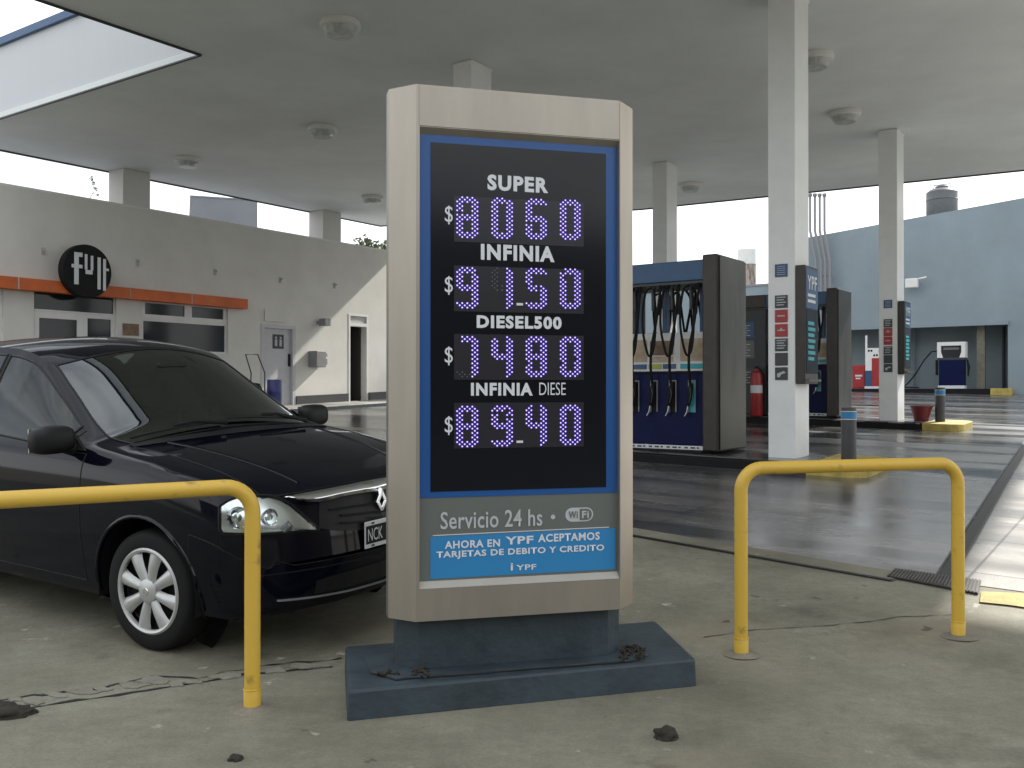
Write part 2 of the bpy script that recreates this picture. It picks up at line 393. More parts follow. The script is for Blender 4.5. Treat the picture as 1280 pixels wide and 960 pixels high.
mc = G(1083, 506); mb = MB(); mb.lathe([(.42, 0), (.42, .012), (.36, .016)], 28); 
mh = mb.build('manhole_cover', M['drain']); mh.location = mc+Vector((0, 0, .004)); tag(mh, 'round dark manhole cover in the sunlit lane beyond the second island', 'manhole')
def rock(name, label, c, r, sq, seed):
    rnd = random.Random(seed); bm = bmesh.new(); bmesh.ops.create_icosphere(bm, subdivisions=3, radius=1)
    from mathutils import noise
    for v in bm.verts:
        d = 1+.45*noise.noise(v.co*1.7+Vector((seed, 0, 0)))+.2*noise.noise(v.co*4+Vector((0, seed, 0)))
        v.co = Vector((v.co.x*r*sq[0], v.co.y*r*sq[1], max(-.3, v.co.z)*r*sq[2]))*d
    m2 = MB(); m2.bm.free(); m2.bm = bm; o = m2.build(name, M['rock'], smooth=True, ang=60); o.location = c+Vector((0, 0, r*sq[2]*.25)); o.rotation_euler.z = rnd.uniform(-.4, .4)
    return tag(o, label, 'clod')
rock('dirt_clod', 'small dark brown clod of dirt lying in front of the price sign', G(831, 922), .042, (1.15, .8, .8), 3)
rock('dirt_clod', 'tiny black clod lying near the foot of the shorter yellow barrier stub', G(295, 949), .022, (1.1, .9, .7), 5)
rock('stone', 'flat grey brown stone lump beside the broken pavement crack', G(8, 893), .085, (1.3, .8, .45), 9)
# ------------------------------------------------------------------ canopy
HC = 6.05; KC = HC-ZC; HF = 1.41
I0 = at(250, 67, KC*F/(HZ-67)); I0.z = 0
wl = Vector((-9.33, 17.5, 0))                  # a point of the shop wall
cl0 = Vector((-10.13, 19.0, 0))
def cx(p, d, q, g):                            # crossing of two lines in plan
    k = d.x*g.y-d.y*g.x; t = ((q.x-p.x)*g.y-(q.y-p.y)*g.x)/k; return p+d*t
Q = cx(I0, -E, cl0, D)
N1 = I0-D*4; N2 = N1+E*16
cp = [Q, I0, N1, N2, Vector((14.0, 6.3, 0)), Vector((8.45, 11.0, 0)), Vector((12.45, 17.8, 0)), Vector((13.3, 19.38, 0)), at(1280, 212, KC*F/275), at(802, 261, KC*F/226), at(475, 282, KC*F/205)]  # unseen near right end widened so its shadow covers the pavement
cpl = [(p.x, p.y) for p in cp]
can = thing('station_canopy', 'broad flat white canopy roof over the whole forecourt with a stepped front edge', 'canopy', (0, 16, 0))
MB().prism(cpl, HC, HC+.10).build('ceiling', M['ceiling'], can, world=True)
def inset(pl, d):
    pts = [Vector((x, y)) for x, y in pl]; n = len(pts); out = []
    area = sum(pts[i].x*pts[(i+1) % n].y-pts[(i+1) % n].x*pts[i].y for i in range(n)); sg = 1 if area > 0 else -1
    for i in range(n):
        a, b, c = pts[i-1], pts[i], pts[(i+1) % n]; u = (b-a).normalized(); w = (c-b).normalized()
        nu, nw = Vector((-u.y, u.x))*sg, Vector((-w.y, w.x))*sg
        k = (nu+nw); k = k/max(.3, k.dot(nu)); q = b+k*d; out.append((q.x, q.y))
    return out
MB().prism(inset(cpl, .05), HC+.102, HC+HF-.13).build('fascia', M['fascia'], can, world=True)
MB().prism(inset(cpl, -.02), HC+HF-.128, HC+HF).build('fascia_trim', M['hblue'], can, world=True)
MB().prism(inset(cpl, .9), HC+HF+.002, HC+HF+.05).build('roof', M['grey'], can, world=True)
mb = MB()
edge = [(p.x, p.y, HC-.012) for p in cp]
for i in range(len(edge)): mb.tube([edge[i], edge[(i+1) % len(edge)]], .022, 6)
mb.build('edge_trim', M['dgrey'], can, world=True)
# ceiling lamps
def ceil_lamp():
    r = thing('ceiling_lamp', '', 'ceiling lamp', group='round lamps under the canopy')
    MB().lathe([(.25, 0), (.26, -.03), (.26, -.075), (.235, -.09)], 28).build('lamp_base', M['white'], r, smooth=True)
    MB().lathe([(.225, -.088), (.215, -.14), (.17, -.185), (.0, -.19)], 28, caps=False).build('lamp_bowl', M['frost'], r, smooth=True)
    return r
cl_ = ceil_lamp()
lampspots = [(425, 26, 'largest round canopy lamp, hanging nearest above the shop side of the price sign'), (403, 158, 'round canopy lamp hanging just beside the upper corner of the price sign'),
    (234, 197, 'round canopy lamp above the round black shop sign and beside the two wall-top pillars'), (465, 245, 'small round canopy lamp close to the far canopy corner beside the sign edge'),
    (1057, 139, 'round canopy lamp hanging between the two slim columns on the pump side'), (863, 229, 'small round canopy lamp beside the column behind the nearest pump'),
    (1019, 68, 'round canopy lamp half hidden behind the tall front column')]
for i, (u, v, lb) in enumerate(lampspots):
    o = cl_ if i == 0 else dup(cl_); p = at(u, v, KC*F/(HZ-v)); o.location = (p.x, p.y, HC-.002); o.rotation_euler.z = i*.4; o['label'] = lb
# ------------------------------------------------------------------ columns
ISL = .13
PA, PB, PC, PD = Vector((3.33, 11.55, 0)), Vector((7.0, 17.7, 0)), Vector((3.22, 20.2, 0)), Vector((-.58, 14.07, 0))
NOTES = [('blue', 0), ('a', 1), ('r', 2), ('r', 3), ('a', 4), ('b', 5), ('c', 6)]
def column(p, label, plates=False):
    zb = f(p.y)+ISL-.02
    r = thing('canopy_column', label, 'column', (p.x, p.y, zb), EA, 'white columns carrying the canopy')
    H = HC-zb-.003
    MB().box(-.165, .165, -.25, .25, 0, H).build('shaft', M['column'], r, bevel=.012)
    MB().box(-.175, .175, -.26, .26, H-.05, H-.002).build('cap', M['column'], r, bevel=.006)
    return r
cA = column(PA, 'tall slim white column carrying notice plates beside the nearest blue pump')
cB = column(PB, 'slim white column with notice plates on the far island beside the maroon tub')
cC = column(PC, 'plain white column rising behind the header of the nearest pump')
cD = column(PD, 'white column mostly hidden behind the price sign, only its head showing above it')
def column_plates(r, zs, tall):
    zb = r.location.z
    for z, kind in zs:
        m = {'blue': M['hblue'], 'r': M['red']}.get(kind, M['dgrey'])
        n = MB().box(-.075, .075, -.262, -.251, z-zb-.075, z-zb+.075).build('notice_plate', m, r)
        y = -.2635
        g = MB()
        if kind == 'a':
            for k in range(4): g.box(-.055, .055-.02*(k % 2), y, y+.001, z-zb+.045-k*.03, z-zb+.057-k*.03)
        elif kind == 'blue':
            for k in range(5): g.box(-.05, .05, y, y+.001, z-zb+.045-k*.024, z-zb+.051-k*.024)
        elif kind == 'r':
            g.box(-.045, .045, y, y+.001, z-zb-.006, z-zb+.008)
            if tall == 1: g.box(-.012, .012, y, y+.001, z-zb+.009, z-zb+.03)
            tall = 1-tall
        elif kind == 'c':
            g.prismy([(-.05, z-zb+.0), (.03, z-zb+.03), (.055, z-zb+.01), (.0, z-zb-.01), (-.02, z-zb-.045), (-.05, z-zb-.04)], y, y+.001)
        else: g.free = None
        if len(g.bm.verts): g.build('plate_print', M['textdim'], n)
def zat(v, y): return ZC-(v-HZ)/F*y
yA = PA.y-.25*D.y
column_plates(cA, [(zat(338, yA), 'blue'), (zat(377, yA), 'a'), (zat(395, yA), 'r'), (zat(413, yA), 'r'), (zat(431, yA), 'a'), (zat(449, yA), 'b'), (zat(467, yA), 'c')], 0)
yB = PB.y-.25*D.y
column_plates(cB, [(zat(380, yB), 'blue'), (zat(404, yB), 'a'), (zat(415, yB), 'r'), (zat(426, yB), 'r'), (zat(438, yB), 'a'), (zat(449, yB), 'b'), (zat(460, yB), 'c')], 1)
def column_sign(c, p, z0, z1, label):
    zb = z0
    r = thing('column_sign', label, 'sign', (p.x+E.x*.17, p.y+E.y*.17, zb), EA, 'framed signs fixed to the canopy columns')
    H = z1-z0
    MB().box(.002, .115, -.26, .22, 0, H).build('sign_case', M['bronze'], r, bevel=.008)
    x = .1165
    MB().box(x, x+.004, -.235, .195, H*.64, H-.03).build('sign_header', M['hblue'], r)
    MB().box(x, x+.004, -.235, .195, .12, H*.635).build('sign_board', M['screen'], r)
    kx, kz = (0, 1, 0), (0, 0, 1)
    text('YPF', M['text'], r, (x+.005, -.02, H*.86), w=.34, h=.16, ax=kx, ay=kz, bold=.02)
    g = MB()
    for k in range(2): g.box(x+.0045, x+.006, -.18, .10, H*(.74-.05*k), H*(.765-.05*k))
    g.build('sign_print', M['text'], r)
    g = MB()
    for k in range(7): g.box(x+.0045, x+.006, -.17, .05+.04*(k % 2), H*(.50-.05*k), H*(.53-.05*k))
    g.build('price_print', M['teal'], r)
    MB().box(.01, .16, -.25, .20, .03, .055).build('sign_shelf', M['steel'], r)
    return r
column_sign(cA, PA, zat(480, PA.y-.2), zat(333, PA.y-.2), 'dark framed blue and black sign fixed to the side of the front column')
column_sign(cB, PB, zat(468, PB.y-.2), zat(377, PB.y-.2), 'dark framed sign fixed to the side of the column by the maroon tub')
# ------------------------------------------------------------------ pump islands
def island(p, s0, s1, label):
    r = thing('pump_island', label, 'kerb island', (p.x, p.y, f(p.y)), EA, 'raised kerb islands under the pumps')
    def slab(name, pl, h0, h1, m, bev=.015):
        mb = MB(); W_ = [p+E*a+D*b for a, b in pl]
        mb.hexa([(q.x, q.y, f(q.y)+h0) for q in W_], [(q.x, q.y, f(q.y)+h1) for q in W_]); return mb.build(name, m, r, world=True, bevel=bev)
    t = .62
    slab('kerb', [(s0, -t), (s1-.65, -t), (s1-.65, t), (s0, t)], -.05, ISL-.012, M['black'])
    slab('island_top', [(s0+.04, -t+.06), (s1-.66, -t+.06), (s1-.66, t-.06), (s0+.04, t-.06)], ISL-.011, ISL, M['court'], .004)
    arc = [(s1-.25+.25*math.sin(a), -t+.25-.25*math.cos(a)) for a in [k*math.pi/12 for k in range(7)]]
    arc2 = [(s1-.25+.25*math.cos(a), t-.25+.25*math.sin(a)) for a in [k*math.pi/12 for k in range(7)]]
    slab('island_nose', [(s1-.648, -t)]+arc+arc2+[(s1-.648, t)], -.05, ISL, M['yellowkerb'])
    return r
island(PA, -5.6, 1.05, 'black kerbed pump island with a yellow end under the nearest pump')
island(PB, -5.2, 1.30, 'black kerbed pump island with a yellow end under the far pump and maroon tub')
# ------------------------------------------------------------------ bollards
def bollard(p, label):
    r = thing('bollard', label, 'bollard', (p.x, p.y, f(p.y)+ISL-.005), group='grey bollards with a blue band on the pump islands')
    MB().lathe([(.085, 0), (.085, .60), (.08, .615), (.0, .62)], 24, caps=False).build('post', M['dgrey'], r, smooth=True)
    MB().lathe([(.087, .49), (.087, .56)], 24, caps=False).build('blue_band', M['stick'], r, smooth=True)
    mb = MB(); mb.lathe([(.088, .565), (.088, .574)], 24, caps=False); mb.lathe([(.088, .476), (.088, .485)], 24, caps=False); mb.build('white_ring', M['text'], r, smooth=True)
    return r
bollard(PA+E*.72-D*.05, 'dark grey bollard with a blue band on the near island, behind the yellow barrier')
bollard(PB+E*.83, 'dark grey bollard with a blue band on the far island beside the maroon tub')
tp = PB+E*.52-D*.02
tb = thing('tub', 'maroon tapered plastic tub standing on the far island between column and bollard', 'tub', (tp.x, tp.y, f(tp.y)+ISL))
MB().lathe([(.12, 0), (.19, .25), (.205, .25), (.205, .275), (.18, .275), (.11, .02), (0, .02)], 24, caps=False).build('bucket', M['maroon'], tb, smooth=True)
MB().lathe([(.178, .262), (.178, .268)], 20).build('contents', M['mortar'], tb)
# ------------------------------------------------------------------ price sign
SM = Vector((.0375, 4.065, 0)); SRZ = 14.9
SX = Vector((math.cos(R(SRZ)), math.sin(R(SRZ)), 0)); SY = Vector((-SX.y, SX.x, 0))
sg = thing('price_sign', 'tall silver fuel price sign with lit purple numerals on a blue grey slab', 'price sign', SM, SRZ)
def SL(u, v, y=.03):
    p = onplane(u, v, SM+SY*y, SY)-SM; return p.dot(SX), p.z
def sc(px, u=650, v=400): a, b = SL(u-px/2, v), SL(u+px/2, v); return b[0]-a[0]
xl = (SL(523, 160, 0)[0]+SL(526, 738, 0)[0])/2; xr = (SL(773.5, 176, 0)[0]+SL(775, 710, 0)[0])/2
zt = SL(650, 165, 0)[1]; zb_ = SL(650, 730, 0)[1]; ZT, ZB = 2.56, .345
mb = MB()
mb.prism([(-.5475, .1), (-.4475, 0), (xl, 0), (xl, .1)], ZB, ZT)
mb.prism([(xr, .1), (xr, 0), (.4475, 0), (.5475, .1)], ZB, ZT)
mb.prism([(xl, 0), (xr, 0), (xr, .1), (xl, .1)], zt, ZT)
mb.prism([(xl, 0), (xr, 0), (xr, .1), (xl, .1)], ZB, zb_)
mb.prism([(-.5475, .1), (.5475, .1), (.5475, .17), (-.5475, .17)], ZB, ZT)
mb.build('cabinet', M['silver'], sg)
mb = MB(); mb.prism([(-.545, .178), (.545, .178), (.4475, .28), (-.4475, .28)], ZB, ZT); mb.prism([(-.54, .1702), (.54, .1702), (.54, .1778), (-.54, .1778)], ZB+.005, ZT-.005); mb.build('back_shell', M['silver'], sg)
mb = MB(); mb.box(xr+.001, xr+.004, -.0015, .002, zb_+.0, zt)
mb.box(xr+.0015, xr+.0035, -.001, .002, zt, ZT); mb.box(xl-.0035, xl-.0015, -.001, .002, zt, ZT); mb.build('side_seam', M['grey'], sg)
# sloped reveals above and below the panel
mb = MB(); d = .045
mb.prismy([(xl, 0), (xr, 0), (xr, 0), (xl, 0)], 0, 0) if False else None
mb.hexa([(xl, .002, zb_+.001), (xr, .002, zb_+.001), (xr, .06, zb_+.001), (xl, .06, zb_+.001)], [(xl, .003, zb_+.004), (xr, .003, zb_+.004), (xr, .029, zb_+.027), (xl, .029, zb_+.027)])
mb.build('sill', M['sill'], sg)
mb = MB(); mb.hexa([(xl, .003, zt-.004), (xr, .003, zt-.004), (xr, .029, zt-.03), (xl, .029, zt-.03)][::-1], [(xl, .003, zt-.001), (xr, .003, zt-.001), (xr, .06, zt-.001), (xl, .06, zt-.001)][::-1])
mb.build('top_reveal', M['silver'], sg)
MB().box(xl, xr, .03, .095, zb_, zt).build('backing_panel', M['panelgrey'], sg)
zbl = (SL(527, 625)[1]+SL(770, 613)[1])/2
bo = MB().box(xl+.002, xr-.002, .0275, .0299, zbl, zt-.02).build('blue_border', M['bblue'], sg)
sx0, sx1 = SL(538, 400)[0], SL(757, 400)[0]; sz0 = (SL(538, 617)[1]+SL(757, 606)[1])/2; sz1 = (SL(538, 178)[1]+SL(757, 192)[1])/2
MB().box(sx0, sx1, .0245, .0274, sz0, sz1).build('screen', M['screen'], sg)
rows = [('8060', 272, 275, None), ('9150', 360, 361, 1), ('7480', 446, 446, None), ('8940', 533, 531, 1)]
SEG = {'0': 'abcdef', '1': 'bc', '2': 'abged', '3': 'abgcd', '4': 'fgbc', '5': 'afgcd', '6': 'afgedc', '7': 'abc', '8': 'abcdefg', '9': 'abcdfg'}
def cells(seg):
    o = set()
    for i in range(9):
        for j in range(19):
            if (i+j) % 2: continue
            L, Rr = i <= 2, i >= 6
            if seg == 'a' and j >= 16: o.add((i, j))
            if seg == 'g' and 8 <= j <= 10 and 1 <= i <= 7: o.add((i, j))
            if seg == 'd' and j <= 2: o.add((i, j))
            if seg == 'f' and L and j >= 9: o.add((i, j))
            if seg == 'e' and L and j <= 9: o.add((i, j))
            if seg == 'b' and Rr and j >= 9: o.add((i, j))
            if seg == 'c' and Rr and j <= 9: o.add((i, j))
    return o-{(0, 0), (8, 0), (0, 18), (8, 18), (0, 9), (8, 9)}
UC = [583.5, 627, 669.5, 712]
dw, dh = sc(24.5), sc(24.5)*1.92
for txt, v0, v1, dot in rows:
    vm = (v0+v1)/2
    a, b = SL(567, vm), SL(729, vm)
    md = MB().box(a[0], b[0], .0225, .0244, a[1]-dh*.575, a[1]+dh*.575).build('digit_window', M['module'], sg)
    for k, chh in enumerate(txt):
        u = UC[k]; x, z = SL(u, v0+(v1-v0)*k/3)
        on = set(); 
        for s_ in SEG[chh]: on |= cells(s_)
        if chh in '1': on = {(i, j) for i, j in on if i >= 6}
        if chh == '7': on -= {(0, 16), (1, 17), (0, 18)}
        off = set()
        if chh == '1': off = {(i, j) for s_ in 'fg' for i, j in cells(s_) if random.random() < .8}
        if chh == '7': off = {(i, j) for s_ in 'd' for i, j in cells(s_) if random.random() < .8}
        for nm, ss, m, rr in (('numeral', on, M['led'], .0050), ('unlit_lights', off, M['ledoff'], .003)):
            if not ss: continue
            g = MB(); core = MB()
            for i, j in sorted(ss):
                if nm == 'numeral' and random.random() < .015: continue
                px, pz = x+(i/8-.5)*dw, z+(j/18-.5)*dh
                g.bm.faces.new([g.v((px+rr*math.cos(t*math.pi/4), .0205, pz+rr*math.sin(t*math.pi/4))) for t in range(8)])
                core.bm.faces.new([core.v((px+.0024*math.cos(t*math.pi/4), .0198, pz+.0024*math.sin(t*math.pi/4))) for t in range(8)])
            nb = g.build(nm, m if nm != 'numeral' else M['glow'], sg, fixn=False)
            if nm == 'numeral': core.build('lit_points', M['led'], nb, fixn=False)
            else: core.bm.free()
    if dot:
        x, z = SL(649, vm+20); MB().box(x-.014, x+.014, .019, .0224, z-.005, z+.005).build('decimal_point', M['text'], md)
def stext(body, u, v, w, h, m, bold=.0, nm='lettering', y=.0235):
    x, z = SL(u, v); return text(body, m, sg, (x, y, z), w=sc(w, u, v), h=sc(h, u, v), bold=bold, name=nm)
stext('SUPER', 647, 230, 76, 19, M['text'], .045); stext('INFINIA', 647, 316.5, 92, 19, M['text'], .045)
stext('DIESEL500', 649, 403, 106, 15.5, M['text'], .045); stext('INFINIA', 627, 486.5, 77, 15.5, M['text'], .045); stext('DIESE', 690, 486, 33, 15, M['text'], -.005)
for v in (269, 357, 445, 532): stext('$', 560.5, v, 10, 23, M['text'], 0.0)
stext('Servicio 24 hs', 615, 648.5, 127, 21, M['textdim'], .012, y=.0285)
x, z = SL(691, 646); g = MB(); g.lathe([(.010, 0), (.010, -.0015)], 14, c=(x, .0292, z), axis='y'); g.build('bullet_dot', M['textdim'], sg)
# wireless badge: one filled half, one outlined half
x, z = SL(724, 643); w, h = sc(36)/2, sc(17)/2
def pill(w, h, n=8): return [(w-h+h*math.sin(a), -h*math.cos(a)) for a in [k*math.pi/n for k in range(n+1)]]+[(-w+h-h*math.sin(a), h*math.cos(a)) for a in [k*math.pi/n for k in range(n+1)]]
bd = MB().prismy([(x+a, z+b) for a, b in pill(w, h)], .0285, .0299).build('badge', M['textdim'], sg)
rp = [(a, b) for a, b in pill(w*.9, h*.82) if a > .003]
MB().prismy([(x+a, z+b) for a, b in [(.001, -h*.82)]+rp+[(.001, h*.82)]], .0278, .0284).build('badge_field', M['panelgrey'], bd)
text('Wi', M['panelgrey'], bd, (x-w*.45, .028, z), w=w*.66, h=h*1.05, bold=.03); text('Fi', M['textdim'], bd, (x+w*.42, .0272, z), w=w*.5, h=h*1.05, bold=.03)
# blue card sticker
a, b, c2, d2 = SL(538, 671), SL(769, 660), SL(769, 711), SL(538, 723.5)
st = MB().prismy([(d2[0], d2[1]), (min(c2[0], xr-.004), c2[1]), (min(b[0], xr-.004), b[1]), (a[0], a[1])], .0282, .0298).build('sticker', M['stick'], sg)
MB().prismy([(a[0]+.01, a[1]+.004), (b[0]-.03, b[1]+.004), (b[0]-.03, b[1]+.007), (a[0]+.01, a[1]+.007)], .0280, .0297).build('sticker_rule', M['text'], st)
stext('AHORA EN', 590.5, 679.5, 69, 9.5, M['text'], .03, y=.0275).parent = st; stext('YPF', 649, 674.8, 35, 9.5, M['text'], .03, y=.0275).parent = st
stext('ACEPTAMOS', 711, 671, 77, 9.5, M['text'], .03, y=.0275).parent = st; stext('TARJETAS DE DEBITO Y CREDITO', 652.5, 689.5, 209, 9.8, M['text'], .03, y=.0275).parent = st
stext('YPF', 657.5, 708.5, 25, 6.5, M['text'], .02, y=.0275).parent = st; stext('i', 639.5, 708, 3, 9, M['text'], .02, y=.0275).parent = st
# plinth and slab
MB().prism([(-.505, .16), (-.42, .075), (.42, .075), (.505, .16), (.505, .25), (-.505, .25)], .125, ZB-.002).build('plinth', M['slab'], sg, bevel=.004)
sl = [G(434, 901), G(871, 857)]
q0 = sl[0]; q1 = sl[1]; q2 = at(820, 774, 4.93); q3 = at(431, 806, 4.44)
ft = [q0, q1, q2, q3]; hh = .118
mb = MB(); mb.hexa([(p.x, p.y, -.01) for p in ft], [(p.x+(q1-q0).normalized().x*(.006 if i in (0, 3) else -.004), p.y+.008*(1 if i < 2 else -1), hh) for i, p in enumerate(ft)])
slb = mb.build('slab', M['slab'], sg, world=True, bevel=.012)
mb = MB(); mb.prism([(-.62, .10), (-.53, -.02), (.50, -.02), (.60, .05), (.60, .38), (-.62, .38)], hh-.002, hh+.010).build('mortar_pad', M['slab'], sg, bevel=.005)
# cracked sealant and debris around the plinth
mb = MB(); rnd = random.Random(4)
line = [(-.62, .10), (-.53, -.022), (-.3, -.024), (0, -.022), (.3, -.024), (.50, -.022), (.60, .05)]
pts = []
for (x0, y0), (x1, y1) in zip(line, line[1:]):
    for k in range(6): t = k/6; pts.append((x0+(x1-x0)*t+rnd.uniform(-.004, .004), y0+(y1-y0)*t+rnd.uniform(-.004, .004), hh+.006))
mb.tube(pts, [rnd.uniform(.003, .007) for _ in pts], 6).build('sealant_bead', M['drain'], sg, smooth=True)
mb = MB()
for k in range(46):
    cx_, cy_ = rnd.choice([(.53, .06), (.50, .02), (.58, .14), (-.56, .05), (-.45, .03), (.56, .10)]); x, y = cx_+rnd.gauss(0, .03), cy_+rnd.gauss(0, .03)
    if -.5 < x < .5 and y > .07: continue
    a = rnd.uniform(0, 6.3); l = rnd.uniform(.015, .05)
    mb.tube([(x, y, hh+.012), (x+l*.5*math.cos(a), y+l*.5*math.sin(a), hh+.016+rnd.uniform(0, .01)), (x+l*math.cos(a+.5), y+l*math.sin(a+.5), hh+.012)], rnd.uniform(.003, .007), 5)
o = mb.build('leaf_litter', M['rock'], smooth=True); o['kind'] = 'stuff'; o['label'] = 'dark scraps of litter caught around the foot of the sign'; o.location = SM; o.rotation_euler = (0, 0, R(SRZ))
# ------------------------------------------------------------------ barriers
def barrier(p, q, label, zt_=.905, lab=None):
    r = thing('barrier', label, 'barrier', p, group='yellow tube barriers on the pavement')
    rad = .032; rc = .11
    p0, p1 = Vector((p.x, p.y, p.z-.03)), Vector((q.x, q.y, q.z-.03)); h = (q-p); h.z = 0; h.normalize(); top0 = p.z+zt_; top1 = q.z+zt_-.01
    pts = [p0]
    for k in range(9):
        a = k*math.pi/16; pts.append(Vector((p.x, p.y, top0-rc))+h*(rc-rc*math.cos(a))+Vector((0, 0, rc*math.sin(a))))
    for k in range(9):
        a = math.pi/2-k*math.pi/16; pts.append(Vector((q.x, q.y, top1-rc))-h*(rc-rc*math.cos(a))+Vector((0, 0, rc*math.sin(a))))
    pts.append(p1)
    MB().tube(pts, rad, 20).build('rail', M['yellow'], r, world=True, smooth=True, ang=60)
    for b, a in ((p, h), (q, -h)):
        MB().lathe([(.034, -.02), (.0355, .075), (.0325, .08)], 20, c=b, caps=False).build('sleeve', M['yellow'], r, world=True, smooth=True)
        mb = MB(); mb.tube([b+Vector((.0355*math.cos(t), .0355*math.sin(t), .079)) for t in [k*math.pi/10 for k in range(20)]], .0028, 6, closed=True); mb.build('weld_ring', M['yellow'], r, world=True, smooth=True)
        MB().lathe([(.095, .0), (.075, .004), (.05, .006), (.034, .012)], 24, c=b, caps=False).build('footing', M['patch'], r, world=True, smooth=True)
    return r
barrier(G(926, 817), G(1197, 795), 'yellow tube barrier in full view beside the price sign, in front of the wet forecourt')
lp = G(316, 884); barrier(lp, Vector((lp.x-1.13, lp.y-.60, 0)), 'yellow tube barrier crossing in front of the dark car')
